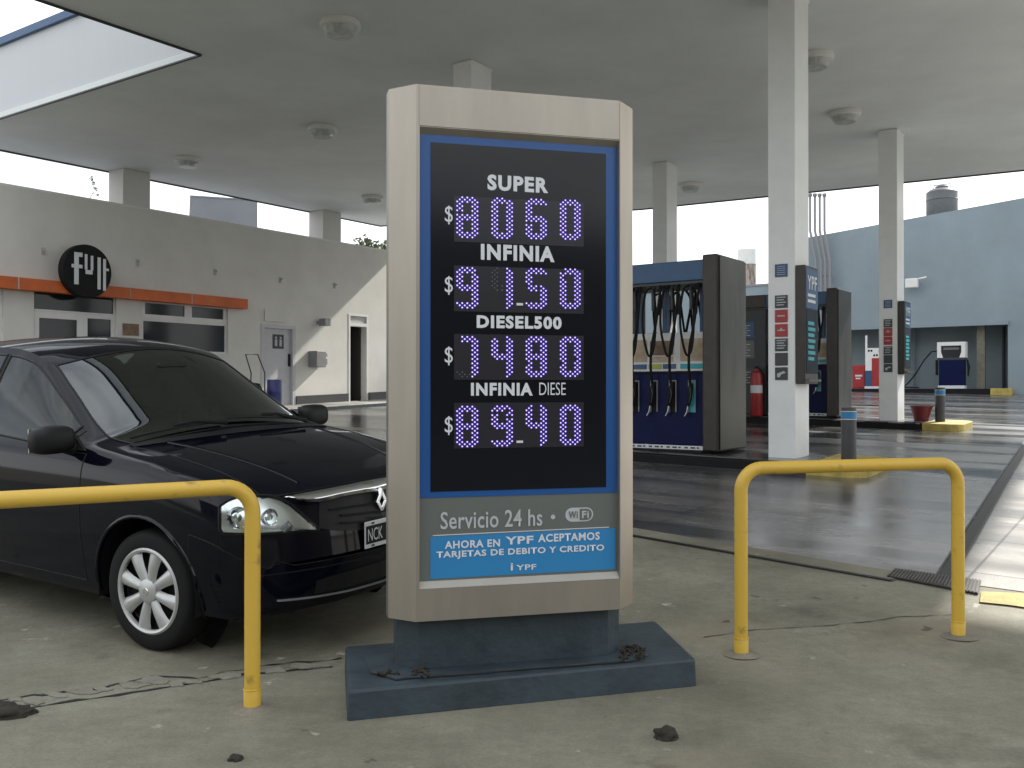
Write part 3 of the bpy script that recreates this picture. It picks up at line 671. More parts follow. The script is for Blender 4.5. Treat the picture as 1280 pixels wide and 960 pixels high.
# ------------------------------------------------------------------ fuel pumps
def pump(label):
    r = thing('fuel_pump', label, 'fuel pump', (0, 0, 0), EA, 'large multi hose pumps with blue headers')
    L = 2.4; xk = -1.38
    for x0, x1, ex in ((-.2, 0, 0), (-L, -L+.2, -L)):
        MB().box(x0, x1, -.45, .45, .03, 2.43).build('pillar', M['bronze'], r, bevel=.02)
        xx = .004 if ex == 0 else -L-.004
        MB().box(min(xx, xx+(.012 if ex == 0 else -.012)), max(xx, xx+(.012 if ex == 0 else -.012)), -.40, .43, .05, 2.41).build('end_panel', M['steel'], r, bevel=.005)
    MB().box(xk+.002, -.202, -.40, .40, 2.13, 2.38).build('header', M['hblue'], r, bevel=.01); MB().box(-L+.202, xk, -.40, .40, 2.13, 2.38).build('service_header', M['bronze'], r, bevel=.01)
    MB().box(-L+.202, -.202, -.38, .38, 2.095, 2.127).build('header_soffit', M['dgrey'], r)
    MB().box(-L+.202, -.202, -.44, .44, .0, .03).build('base_plate', M['black'], r)
    MB().box(xk, -.202, -.33, .33, .09, .985).build('cabinet', M['pblue'], r, bevel=.008)
    MB().box(xk, -.202, -.335, .335, .987, 1.01).build('cabinet_rail', M['black'], r)
    for sgn in (-1, 1):
        kp = MB().box(xk+.02, -.22, sgn*.345-.004, sgn*.345+.004, .035, .085).build('kick_plate', M['text'], r)
        g = MB()
        for k in range(13):
            x = xk+.08+k*.082; g.box(x, x+.03+.015*(k % 3), sgn*.3505-.001, sgn*.3505+.001, .05, .07)
        g.build('plate_print', M['textdark'], kp)
        MB().box(-L+.21, xk-.012, sgn*.37-.01, sgn*.37+.01, .05, 2.09).build('service_door', M['dgrey'], r, bevel=.005)
    MB().box(-L+.203, xk-.004, -.355, .355, .035, 2.092).build('service_cabinet', M['bronze'], r)
    MB().box(xk, -.202, -.29, .29, 1.012, 1.50).build('display_housing', M['white'], r, bevel=.01)
    for sgn in (-1, 1):
        y = sgn*.296
        def pl(x0, x1, z0, z1, m, nm, off=0): return MB().box(x0, x1, min(y, y+sgn*(.006+off)), max(y, y+sgn*(.006+off)), z0, z1).build(nm, m, r)
        pl(-.56, -.25, 1.14, 1.42, M['beige'], 'poster'); pl(-.98, -.66, 1.22, 1.40, M['brown'], 'poster'); pl(-.98, -.66, 1.13, 1.20, M['beige'], 'poster'); pl(-1.34, -1.03, 1.14, 1.42, M['beige'], 'poster')
        pl(-.56, -.25, 1.045, 1.105, M['teal'], 'grade_band'); pl(-.80, -.62, 1.045, 1.105, M['hblue'], 'grade_band'); pl(-1.0, -.82, 1.045, 1.105, M['green'], 'grade_band'); pl(-1.34, -1.03, 1.045, 1.105, M['hblue'], 'grade_band')
        yy = sgn*.381
        for z0, z1, m in ((1.55, 1.86, M['hblue']), (1.15, 1.50, M['panelgrey']), (.62, .95, M['module'])):
            q = MB().box(-2.12, -1.62, min(yy, yy+sgn*.006), max(yy, yy+sgn*.006), z0, z1).build('notice', m, r)
            g = MB()
            for k in range(5): g.box(-2.06, -1.7-.05*(k % 2), min(yy+sgn*.0062, yy+sgn*.0075), max(yy+sgn*.0062, yy+sgn*.0075), z0+.04+k*(z1-z0-.07)/5, z0+.055+k*(z1-z0-.07)/5)
            g.build('notice_print', M['textdim'], q)
        rnd = random.Random(11+sgn)
        for i, x in enumerate((-.38, -.64, -.90, -1.16)):
            fr = MB(); yb = sgn*.333
            def bx(x0, x1, z0, z1, dd): fr.box(x0, x1, min(yb, yb+sgn*dd), max(yb, yb+sgn*dd), z0, z1)
            bx(x-.05, x-.038, .50, .90, .02); bx(x+.038, x+.05, .50, .90, .02); bx(x-.038, x+.038, .885, .90, .02)
            fr.build('nozzle_boot', M['grey'], r)
            MB().box(x-.037, x+.037, min(yb, yb+sgn*.008), max(yb, yb+sgn*.008), .50, .884).build('boot_back', M['teal'] if i == 0 else M['black'], r)
            yn = sgn*.385
            nz_ = MB().tube([(x, yn-sgn*.02, .86), (x-.005, yn, .78), (x-.01, yn+sgn*.02, .66), (x-.03, yn, .58)], [.022, .034, .032, .02], 10).build('nozzle', M['rubber'], r, smooth=True)
            MB().tube([(x-.03, yn, .585), (x-.05, yn, .50), (x-.085, yn-sgn*.01, .45)], [.014, .011, .010], 8).build('spout', M['chrome'], nz_, smooth=True)
            MB().tube([(x+.01, yn+sgn*.05, .80), (x+.035, yn+sgn*.07, .72), (x-.0, yn+sgn*.055, .62)], .006, 6).build('nozzle_guard', M['dgrey'], nz_, smooth=True)
            def sp(pts, n=7):
                P = [Vector(p) for p in pts]; P = [P[0]]+P+[P[-1]]; out = []
                for a in range(1, len(P)-2):
                    for k in range(n):
                        t = k/n; p0, p1, p2, p3 = P[a-1:a+3]
                        out.append(.5*((2*p1)+(p2-p0)*t+(2*p0-5*p1+4*p2-p3)*t*t+(3*p1-p0-3*p2+p3)*t**3))
                return out+[P[-2]]
            j = rnd.uniform(-.03, .03); yo = sgn*.40; yo2 = sgn*.46
            hz = MB(); hz.tube(sp([(x+.10+j, sgn*.36, 2.10), (x+.13+j, yo2, 1.95), (x+.08, yo2, 1.6), (x+.02, yo2, 1.3), (x+.01, yo2, 1.05), (x, yo, .86)]), .017, 8)
            hz.tube(sp([(x-.02, sgn*.36, 2.08), (x-.10+j, yo, 2.0), (x-.11+j, yo2, 1.6), (x-.03, yo2, 1.22+j), (x+.06, yo2+sgn*.02, 1.3), (x+.05, yo, 1.7), (x+.01, sgn*.37, 2.06)]), .015, 8)
            hz.build('hose', M['rubber'], r, smooth=True)
            MB().tube([(x, sgn*.33, 2.09), (x, sgn*.36, 2.0), (x-.005, sgn*.36, 1.78)], [.014, .03, .022], 8).build('swivel', M['dgrey'], r, smooth=True)
    for x in (-.38, -.90, -1.3): MB().box(x-.03, x+.03, -.05, .05, 1.502, 2.094).build('mast', M['hblue'], r, bevel=.005)
    return r
pA = pump('nearest large blue pump with hanging black hoses between price sign and front column')
p = PA-E*.72; pA.location = (p.x, p.y, f(p.y)+ISL)
pB = dup(pA); p = PB-E*.86; pB.location = (p.x, p.y, f(p.y)+ISL); pB['label'] = 'far large blue pump with dark service doors, half hidden behind the front column'
ep = PB-E*2.37-D*.56; ex = thing('fire_extinguisher', 'red fire extinguisher standing by the dark service doors of the far pump', 'extinguisher', (ep.x, ep.y, f(ep.y)+ISL))
MB().lathe([(.10, .0), (.115, .03), (.115, .74), (.09, .84), (.04, .88), (.035, .92)], 24).build('cylinder', M['red'], ex, smooth=True)
MB().box(-.02, .02, -.10, .02, .92, .97).build('valve', M['black'], ex); MB().tube([(.03, -.04, .94), (.13, -.08, .80), (.13, -.08, .45), (.12, -.06, .3)], .012, 8).build('hose', M['rubber'], ex, smooth=True)
MB().lathe([(.116, .45), (.116, .60)], 24, caps=False).build('label_band', M['text'], ex, smooth=True)
# ------------------------------------------------------------------ shop
sh = thing('shop_building', 'long low white rendered shop building with an orange band and a dark open doorway', 'shop', wl, 90+EA)
NW = -E
def OW(u, v, y=0.):
    p = onplane(u, v, wl+NW*y, NW)-wl; return p.dot(D), p.z
def rect(u0, u1, v0, v1):
    um = (u0+u1)/2; return OW(u0, v0)[0], OW(u1, v0)[0], OW(um, v1)[1], OW(um, v0)[1]
TOP = 5.04
holes = []
hd = rect(42, 145, 378, 430); zf0 = f(17.5)+.16
R_door = (hd[0], hd[1], zf0, OW(93, 366)[1])
R_win = rect(178, 285, 377, 441)
R_open = rect(435.5, 460, 393, 503.5); R_open = (R_open[0], R_open[1], f(25.3)+.06, R_open[3])
R_rest = rect(326, 369, 406, 508); R_rest = (R_rest[0], R_rest[1], f(23)+.08, R_rest[3])
R_left = (OW(-60, 400)[0], OW(4, 400)[0], zf0+.5, OW(2, 362)[1])
holes = [R_door, R_win, R_open, R_rest, R_left]
def holed(mb, x0, x1, z0, z1, y0, y1, hs):
    xs = sorted({x0, x1, *[h[0] for h in hs], *[h[1] for h in hs]})
    for a, b in zip(xs, xs[1:]):
        m = (a+b)/2; cut = sorted([(h[2], h[3]) for h in hs if h[0] < m < h[1]]); z = z0
        for c, d in cut:
            if c > z: mb.box(a, b, y0, y1, z, c)
            z = max(z, d)
        if z < z1: mb.box(a, b, y0, y1, z, z1)
mb = MB(); holed(mb, -9, 13, .1, TOP, 0, .25, holes)
bmesh.ops.remove_doubles(mb.bm, verts=mb.bm.verts, dist=.0005)
mb.build('wall', M['render'], sh)
MB().box(-9, 13, .002, .25, TOP, TOP+.04).build('coping', M['white'], sh)
mb = MB(); mb.box(-9, -8.75, .252, 9, .1, TOP-.05); mb.box(12.75, 13, .252, 9, .1, TOP-.05); mb.box(-9, 13, 9, 9.25, .1, TOP-.05); mb.build('rear_walls', M['render'], sh)
MB().box(-8.74, 12.74, .253, 8.99, 4.55, 4.7).build('roof', M['grey'], sh)
MB().box(-8.74, 12.74, 3.4, 3.5, .3, 4.54).build('inner_wall', M['inside'], sh)
MB().box(-8.74, 12.74, .26, 3.39, .4, .55).build('inner_floor', M['inside'], sh)
# orange band
b0 = OW(-80, 348)[0]; b1 = OW(310, 376, -.22)[0]; zb0 = (OW(155, 376)[1]); 
zo1 = OW(60, 350, -.2)[1]; zo0 = OW(60, 365, -.2)[1]
MB().box(b0, b1, -.22, -.002, zo0, zo1).build('orange_band', M['orange'], sh, bevel=.01)
for u in (23, 163, 240):
    t = OW(u, 360, -.22)[0]; MB().box(t-.012, t+.012, -.2225, -.2202, zo0, zo1).build('band_joint', M['rust'], sh)
def framed(x0, x1, z0, z1, w=.06, y=.05, m=None, nm='window', par=None):
    m = m or M['white']
    mb = MB(); mb.box(x0, x0+w, y, y+.06, z0, z1); mb.box(x1-w, x1, y, y+.06, z0, z1); mb.box(x0+w, x1-w, y, y+.06, z0, z0+w); mb.box(x0+w, x1-w, y, y+.06, z1-w, z1)
    fr = mb.build(nm, m, par or sh); MB().box(x0+w, x1-w, y+.025, y+.035, z0+w, z1-w).build('pane', M['glassdark'], fr)
    return fr
x0, x1, z0, z1 = R_win; xm = OW(237, 400)[0]; zm = OW(231, 401)[1]
framed(x0, xm, zm, z1, .09); framed(xm+.002, x1, zm, z1, .09); framed(x0, x1, z0, zm-.002, .05)
x0, x1, z0, z1 = R_door; xm = OW(106, 400)[0]; zm = OW(93, 391)[1]
framed(x0, x1, zm, z1, .03, nm='transom')
fd = framed(x0, xm, z0, zm-.003, .13, nm='door'); MB().box(xm-.10, xm-.07, .0, .05, z0+.9, z0+1.3).build('handle', M['chrome'], fd)
framed(xm+.003, x1, z0, zm-.003, .08, nm='side_light')
x0, x1, z0, z1 = R_left; framed(x0, x1, z1-.75, z1, .08); framed(x0, x1, z0, z1-.752, .08)
x0, x1, z0, z1 = R_rest
dr = MB().box(x0+.09, x1-.09, .07, .11, z0, z1-.09).build('washroom_door', M['door'], sh)
mb = MB(); mb.box(x0+.001, x0+.088, -.015, .12, z0, z1-.001); mb.box(x1-.088, x1-.001, -.015, .12, z0, z1-.001); mb.box(x0+.088, x1-.088, -.015, .12, z1-.088, z1-.001); mb.build('door_frame', M['door'], sh)
t, z = OW(347.5, 427, .07); sgp = MB().box(t-.17, t+.17, .062, .0695, z-.17, z+.17).build('door_plate', M['dgrey'], dr)
mb = MB()
for dx in (-.07, .07):
    mb.box(t+dx-.035, t+dx+.035, .058, .0615, z-.11, z+.05); mb.lathe([(.03, .058), (.03, .0615)], 12, c=(t+dx, 0, z+.09), axis='y')
mb.build('plate_figures', M['textdim'], sgp)
MB().box(x1-.17, x1-.12, .04, .069, z0+.95, z0+1.25).build('handle', M['black'], dr)
p0 = OW(330, 386); p1 = OW(357, 403); MB().box(p0[0], p1[0], -.03, -.001, p1[1], p0[1]).build('wall_box', M['render'], sh, bevel=.005)
x0, x1, z0, z1 = R_open; zl = OW(447, 408)[1]
mb = MB(); mb.box(x0, x0+.06, -.01, .2, z0, z1); mb.box(x1-.06, x1, -.01, .2, z0, z1); mb.box(x0+.06, x1-.06, -.01, .2, zl, zl+.09); mb.box(x0+.06, x1-.06, -.01, .2, z1-.05, z1); mb.build('door_frame', M['white'], sh)
mb = MB()
for k in range(6):
    z = zl+.10+k*(z1-zl-.16)/6; mb.hexa([(x0+.06, .02, z), (x1-.06, .02, z), (x1-.06, .10, z+.05), (x0+.06, .10, z+.05)], [(x0+.06, .02, z+.012), (x1-.06, .02, z+.012), (x1-.06, .10, z+.062), (x0+.06, .10, z+.062)])
mb.build('louvre', M['white'], sh)
# open leaf swung inwards
MB().box(x1-.11, x1-.065, .21, 1.0, z0+.01, zl-.01).build('open_door', M['inside'], sh)
pls = OW(380, 500)[0]
mb = MB()
for a, b in ((R_rest[1]+.02, R_open[0]-.01), (R_open[1]+.01, 12.9)):
    za, zb2 = f(wl.y+D.y*a), f(wl.y+D.y*b)
    mb.hexa([(a, -.03, za), (b, -.03, zb2), (b, -.001, zb2), (a, -.001, za)], [(a, -.03, za+.30), (b, -.03, zb2+.30), (b, -.001, zb2+.30), (a, -.001, za+.30)])
mb.build('plinth', M['dgrey'], sh)
t, z = OW(163, 412); MB().box(t-.18, t+.18, -.02, -.001, z-.12, z+.12).build('brass_plate', M['brown'], sh)
mb = MB()
wk = [wl+D*-9-E*-.001, wl+D*13-E*-.001, wl+D*13+E*1.1, wl+D*-9+E*1.1]
mb.hexa([(q.x, q.y, f(q.y)-.05) for q in wk], [(q.x, q.y, f(q.y)+.10) for q in wk])
struct(mb.build('shop_walkway', M['lane'], bevel=.015))
mb = MB(); wk2 = [wl+D*-9+E*1.1, wl+D*13+E*1.1, wl+D*13+E*1.14, wl+D*-9+E*1.14]
mb.hexa([(q.x, q.y, f(q.y)-.05) for q in wk2], [(q.x, q.y, f(q.y)+.085) for q in wk2]); struct(mb.build('walkway_kerb', M['slab']))
# round sign
t, z = OW(104, 339.5, -.25); rr = 33.5*18.8/F*.98
fs = thing('shop_sign', 'round black sign with white lettering fixed over the orange band', 'sign', wl+D*t+Vector((0, 0, z)), 90+EA)
MB().lathe([(rr*.97, -.24), (rr, -.25), (rr, -.37), (rr*.96, -.39)], 40, axis='y').build('disc', M['black'], fs, smooth=True)
MB().tube([(-.25, -.25, -.15), (-.25, -.0, -.15)], .03, 8).build('bracket', M['dgrey'], fs)
k = 1/31.0*rr; mb = MB(); Y0, Y1 = -.400, -.391
def bar(x0, x1, z0, z1): mb.box((x0-104)*k*.92, (x1-104)*k*.92, Y0, Y1, (339.5-z1)*k, (339.5-z0)*k)
bar(86, 92, 319, 356); bar(92.1, 97, 319, 324); bar(82.5, 85.9, 333, 337); bar(92.1, 97, 333, 337)
bar(100, 103.6, 320, 338); bar(108, 111.6, 321, 338); bar(101, 110.6, 338.1, 343)
bar(117.3, 121.7, 322, 359.5); bar(125, 129, 323, 360.5); bar(129.1, 133, 334, 337)
mb.build('lettering', M['text'], fs, bevel=.006)
# small wall fittings
def wbrk(u, v, label):
    t, z = OW(u, v); r = thing('wall_bracket', label, 'bracket', wl+D*t+Vector((0, 0, z)), 90+EA, 'small grey brackets high on the shop wall')
    MB().box(-.035, .035, -.02, -.001, -.07, .07).build('plate', M['bracket'], r, bevel=.005); MB().tube([(0, -.02, .03), (0, -.07, .0), (0, -.08, .04)], .014, 8).build('hook', M['bracket'], r, smooth=True)
for u, v, lb in ((53, 314, 'small grey bracket on the shop wall beside the round sign, on the window-less pillar side'), (171, 328, 'small grey bracket on the shop wall just past the round sign, above the orange band'), (268, 340, 'small grey bracket on the shop wall above the end window'), (350, 350, 'small grey bracket on the shop wall above the washroom door'), (418, 357, 'small grey bracket on the shop wall just above the wall lamp')): wbrk(u, v, lb)
t, z = OW(403, 403, -.15); wlp = thing('wall_lamp', 'small square grey lamp on the white wall beside the washroom door', 'lamp', wl+D*t+Vector((0, 0, z)), 90+EA)
MB().box(-.05, .05, -.12, -.001, -.04, .04).build('arm', M['grey'], wlp); MB().box(-.10, .10, -.34, -.122, -.09, .09).build('lamp_head', M['grey'], wlp, bevel=.015)
MB().box(-.08, .08, -.345, -.341, -.07, .07).build('lens', M['frost'], wlp)
t, z = OW(398, 449, -.15); mt = thing('meter_box', 'beige meter box on the white wall under the small lamp', 'box', wl+D*t+Vector((0, 0, z)), 90+EA)
MB().box(-.20, .12, -.30, -.001, -.20, .20).build('case', M['grey'], mt, bevel=.015); MB().box(.122, .26, -.20, -.001, -.13, .16).build('side_case', M['grey'], mt, bevel=.01)
mb = MB(); mb.box(.135, .245, -.212, -.201, .02, .06); mb.build('slot', M['white'], mt)
# things standing by the wall
def drum(p, label, r_, h_, m):
    o = thing('drum', label, 'drum', p); MB().lathe([(r_*.96, 0), (r_, .02), (r_, h_*.33), (r_*1.03, h_*.35), (r_, h_*.37), (r_, h_*.66), (r_*1.03, h_*.68), (r_, h_*.70), (r_, h_-.02), (r_*.96, h_), (0, h_-.01)], 28, caps=False).build('barrel', m, o, smooth=True)
    MB().lathe([(r_*.2, h_), (r_*.2, h_+.02)], 12, c=(r_*.5, 0, 0)).build('bung', M['text'], o); return o
t, z = OW(488, 490); p = wl+D*t+E*.5; p.z = f(p.y)+.10; d_ = drum(p, 'blue drum against the white wall past the open doorway, half behind the price sign', .29, .82, M['stick'])
MB().lathe([(.292, .42), (.292, .54)], 28, caps=False).build('label_band', M['text'], d_)
p = at(343, 478, 20.0); p.z = f(p.y); drum(p, 'small violet blue drum by the washroom door, behind the car', .15, .80, pbr('violet_plastic', (.05, .06, .22), .4))
p = at(318, 470, 19.6); p.z = f(p.y); ht = thing('hand_trolley', 'hand trolley with a thin bent tube handle standing by the washroom door behind the car', 'trolley', p, -20)
MB().tube([(-.15, .05, 0), (-.15, .1, .95), (-.17, -.06, 1.32), (.12, -.06, 1.32), (.18, .1, .95), (.18, .1, 0)], .014, 8).build('handle_frame', M['dgrey'], ht)
MB().box(-.17, .19, -.22, .12, .04, .07).build('toe_plate', M['dgrey'], ht); mb = MB()
MB().lathe([(.12, .08), (.17, .2), (.17, .62), (.12, .73), (0, .75)], 18, c=(.02, -.05, 0), caps=False).build('load', M['black'], ht, smooth=True)
for x in (-.2, .22): MB().lathe([(.1, -.02), (.1, .02)], 18, c=(x, .14, .1), axis='x').build('wheel', M['rubber'], ht)
# pillars between shop roof and canopy
for u, tgt, lb in ((150, .30, 'square pillar between shop wall and canopy above the round sign'), (395, .30, 'square pillar between shop wall and canopy near the leafy tree')):
    c = (u-640)/F; t = (c*cl0.y-cl0.x)/(D.x-c*D.y); p = cl0+D*t+E*.34
    o = thing('roof_pillar', lb, 'pillar', (p.x, p.y, 4.7), EA, 'square pillars carrying the canopy over the shop roof')
    MB().box(-.27, .27, -.33, .33, 0, HC-4.7-.003).build('shaft', M['render'], o, bevel=.01); MB().box(-.30, .30, -.36, .36, 0.002, .06).build('base', M['render'], o)
# ------------------------------------------------------------------ blue building beyond the pumps
WB = Vector((14.7, 32.0, 0))
def OB(u, v, y=0.):
    p = onplane(u, v, WB+D*y, D)-WB; return p.dot(E), p.z
bb = thing('blue_building', 'large pale blue grey building with a dark open bay beyond the pumps', 'building', WB, EA)
sH0 = OB(1003, 300)[0]; sR = 16
zA = OB(1030, 293); zBp = OB(1280, 247); slope = (zBp[1]-zA[1])/(zBp[0]-zA[0])
def ztop(s): return zA[1]+slope*(s-zA[0])
b0 = OB(1000, 408)[0]; b1 = OB(1260, 408)[0]; zba = OB(1160, 408.5)[1]
mb = MB(); y0, y1 = 0, .3
def wallpiece(a, b, z0): mb.hexa([(a, y0, z0), (b, y0, z0), (b, y1, z0), (a, y1, z0)], [(a, y0, ztop(a)), (b, y0, ztop(b)), (b, y1, ztop(b)), (a, y1, ztop(a))])
wallpiece(sH0, b1, zba); wallpiece(b1, sR, .8)
mb.hexa([(sH0-.3, .302, .8), (sH0, .302, .8), (sH0, 14, .8), (sH0-.3, 14, .8)], [(sH0-.3, .302, ztop(sH0)-.1), (sH0, .302, ztop(sH0)-.1), (sH0, 14, ztop(sH0)-.1), (sH0-.3, 14, ztop(sH0)-.1)])
mb.build('front_wall', M['bluewall'], bb)
mb = MB(); mb.box(sH0, sR, 13.7, 14, .8, 6.2); mb.box(sR-.3, sR, .302, 13.69, .8, 6.2); mb.build('rear_wall', M['bluewall'], bb)
mb = MB(); mb.hexa([(sH0, .31, ztop(sH0)-.4), (sR-.31, .31, ztop(sR)-.4), (sR-.31, 13.6, ztop(sR)-.4), (sH0, 13.6, ztop(sH0)-.4)], [(sH0, .31, ztop(sH0)-.25), (sR-.31, .31, ztop(sR)-.25), (sR-.31, 13.6, ztop(sR)-.25), (sH0, 13.6, ztop(sH0)-.25)]); mb.build('roof', M['grey'], bb)
mb = MB(); mb.box(sH0, b1+.3, 1.5, 1.9, .8, zba+.3); mb.box(b1-.001, b1+.2, .302, 1.499, .8, zba+.3); mb.build('bay_wall', M['bluedark'], bb)
MB().box(sH0, b1, .302, 1.499, zba+.1, zba+.2).build('bay_ceiling', M['bluedark'], bb)
MB().box(b0, b1+.02, -.10, -.002, zba-.02, zba+.10).build('bay_lintel', M['bluewall'], bb)
s_, _ = OB(1226, 450, .4); MB().box(s_-.12, s_+.12, .4, .62, 1.1, zba+.09).build('bay_post', M['mortar'], bb)
s_, _ = OB(1146, 450, 1.8); MB().tube([(s_, 1.4, 1.0), (s_, 1.4, zba)], .04, 8).build('bay_pipe', M['bluewall'], bb)
s_, _ = OB(1253, 450, 1.0); MB().tube([(s_, 1.3, 1.0), (s_, 1.3, zba)], .05, 8).build('bay_pipe', M['dgrey'], bb)
sL0 = OB(700, 360)[0]; zl = OB(900, 357)[1]
MB().box(sL0, sH0-.31, 1.0, 1.3, .6, zl).build('low_wall', M['bluewall'], bb); MB().box(sL0, sH0-.31, .97, 1.33, zl+.001, zl+.08).build('low_coping', M['grey'], bb)
k0, k1 = OB(1060, 492, -.6)[0], OB(1238, 492, -.6)[0]; k2 = OB(1264, 492, -.6)[0]
kb = thing('service_kerb', 'low black kerb with a yellow end under the small pumps at the blue building', 'kerb', WB, EA)
MB().box(k0, k1-.002, -.6, 1.48, 1.0, f(31.5)+.16).build('kerb', M['black'], kb, bevel=.01); MB().box(k1, k2, -.62, -.1, 1.0, f(31.5)+.17).build('kerb_end', M['yellowkerb'], kb, bevel=.01)
zk = f(31.5)+.165
def onkerb(u, y): s = OB(u, 480, y)[0]; p = WB+E*s+D*y; p.z = zk; return p
dp = thing('diesel_pump', 'small old pump with a blue front and white frame at the blue building', 'fuel pump', onkerb(1190.5, -.15), EA)
MB().box(-.40, .40, -.22, .22, 0, .10).build('base', M['text'], dp); MB().box(-.38, .38, -.20, .20, .102, .95).build('door', M['pblue'], dp, bevel=.01)
MB().box(-.42, .42, -.18, .18, .952, 1.02).build('head_shelf', M['dgrey'], dp)
mb = MB(); mb.box(-.43, .43, -.21, .21, 1.42, 1.54); mb.prismy([(-.43, 1.02), (-.25, 1.02), (-.31, 1.2), (-.31, 1.419), (-.43, 1.419)], -.21, .21); mb.prismy([(.25, 1.02), (.43, 1.02), (.43, 1.419), (.31, 1.419), (.31, 1.2)], -.21, .21); mb.build('head_frame', M['white'], dp)
MB().box(-.30, .30, -.17, .17, 1.022, 1.418).build('display', M['screen'], dp); MB().box(-.24, .24, -.178, -.171, 1.28, 1.36).build('counter', M['panelgrey'], dp)
MB().tube([(-.43, -.05, 1.25), (-.62, -.1, 1.24), (-.85, -.15, .95), (-1.1, -.2, .5), (-1.35, -.2, .18), (-1.5, -.2, .05), (-1.0, -.25, .03)], .022, 8).build('hose', M['rubber'], dp, smooth=True)
MB().box(-.50, -.44, -.12, .02, .45, .95).build('nozzle_boot', M['black'], dp); MB().tube([(.47, -.1, .95), (.52, -.12, .7), (.5, -.1, .4)], [.03, .045, .02], 8).build('nozzle', M['rubber'], dp, smooth=True)
rp_ = thing('service_pump', 'old white framed pump with a red front half hidden behind the far column', 'fuel pump', onkerb(1096, -.2), EA)
MB().box(-.36, .40, -.20, .20, 0, .08).build('base', M['text'], rp_); MB().box(-.12, .38, -.18, .18, .082, 1.05).build('door', M['red'], rp_); MB().box(-.34, -.125, -.18, .18, .082, .62).build('side_door', M['hblue'], rp_)
MB().box(-.34, .38, -.17, .17, 1.052, 1.40).build('head', M['white'], rp_); MB().box(-.34, -.125, -.17, .17, .622, 1.051).build('side_panel', M['white'], rp_)
MB().box(-.37, -.31, -.06, .0, 1.402, 1.85).build('mast', M['white'], rp_)
mb = MB(); rnd = random.Random(2)
for k in range(6): x = -.25+.09*k; z = 1.10+rnd.uniform(0, .18); mb.box(x, x+.06, -.176, -.171, z, z+.07)
mb.build('head_marks', M['black'], rp_)
fc = thing('fire_cabinet', 'red fire cabinet by the blue building next to the far pump', 'cabinet', onkerb(1075, -.1), EA)
MB().box(-.22, .22, -.15, .15, 0, .82).build('body', M['red'], fc, bevel=.01); MB().box(-.20, .20, -.165, -.151, .04, .78).build('door', M['red'], fc, bevel=.006)
mb = MB(); mb.box(-.12, .12, -.170, -.166, .42, .48); mb.box(-.10, .06, -.170, -.166, .33, .38); mb.build('door_print', M['text'], fc)
s_, z = OB(1143, 353); wc = thing('flood_light', 'small white flood light on the pale blue wall beside the far column', 'lamp', WB+E*s_+Vector((0, 0, z)), EA)
MB().box(-.05, .05, -.25, -.001, -.05, .05).build('arm', M['grey'], wc); MB().box(-.20, .20, -.45, -.251, -.22, .10).build('lamp_head', M['white'], wc, bevel=.03); MB().tube([(.2, -.3, .08), (.45, -.3, .12)], .03, 8).build('sensor', M['white'], wc)
# vent pipes
for i, (u0, u1) in enumerate(((1013, 1018.5), (1019, 1025), (1025, 1030.5), (1031, 1036))):
    y = -.35; pt = lambda u, v: (lambda q: Vector((q[0], y, q[1])))(OB(u, v, y))
    a, b, c, d = pt(u0, 246), pt(u0+.5, 288), pt(u1+1.5, 326), pt(u1+1.5, 420); b.x = a.x; d.x = c.x
    vp = thing('vent_pipe', ('outermost of the four bent vent pipes, close against the front column', 'vent pipe second from the front column in the row of four', 'vent pipe third from the front column in the row of four', 'vent pipe farthest from the front column, last in the row of four')[i], 'pipe', WB+E*a.x, EA, 'thin bent vent pipes on the blue building')
    o = Vector((a.x, 0, 0)); MB().tube([a-o, b-o, c-o, d-o], .045, 8).build('pipe', M['grey'], vp, smooth=True); MB().lathe([(.05, 0), (.075, .04), (.075, .12), (.0, .14)], 12, c=a-o, caps=False).build('cap', M['grey'], vp, smooth=True)
    if i == 3:
        zc = OB(1030, 346, y)[1]; w0 = OB(1014, 340, y)[0]-a.x-.1
        MB().box(w0, .35, y+.046, y+.08, zc, zc+.06).build('pipe_clamp', M['grey'], vp)
# roof tanks
q = OB(1178, 266, 2.0); zr = ztop(q[0])-.1; p = WB+E*q[0]+D*2.0; wt = thing('water_tank', 'dark grey water tank with a lid on the roof of the blue building', 'tank', (p.x, p.y, zr), EA)
MB().box(-.75, .65, -.5, .5, -.15, .30).build('stand', M['dgrey'], wt)
MB().lathe([(.50, .30), (.52, .34), (.52, .9), (.54, .92), (.52, .95), (.52, 1.2), (.40, 1.30), (.22, 1.33), (.22, 1.40), (.2, 1.42), (0, 1.42)], 28, caps=False).build('barrel', M['tank'], wt, smooth=True)
MB().tube([(-.28, 0, 1.3), (-.28, 0, 1.48), (.28, 0, 1.48), (.28, 0, 1.3)], .02, 6).build('lid_handle', M['grey'], wt)
q = OB(934, 355, 3.0); p = WB+E*q[0]+D*3.0; zq = OB(934, 312, 3.0)[1]; z2 = OB(934, 331, 3.0)[1]
wt2 = thing('roof_cylinder', 'white topped rusty cylinder showing above the low wall between pump and front column', 'tank', (p.x, p.y, .9))
MB().lathe([(.36, 0), (.36, z2-.9)], 24).build('lower_drum', M['rust'], wt2, smooth=True); MB().lathe([(.38, z2-.898), (.38, zq-.9)], 24).build('upper_drum', M['white'], wt2, smooth=True)
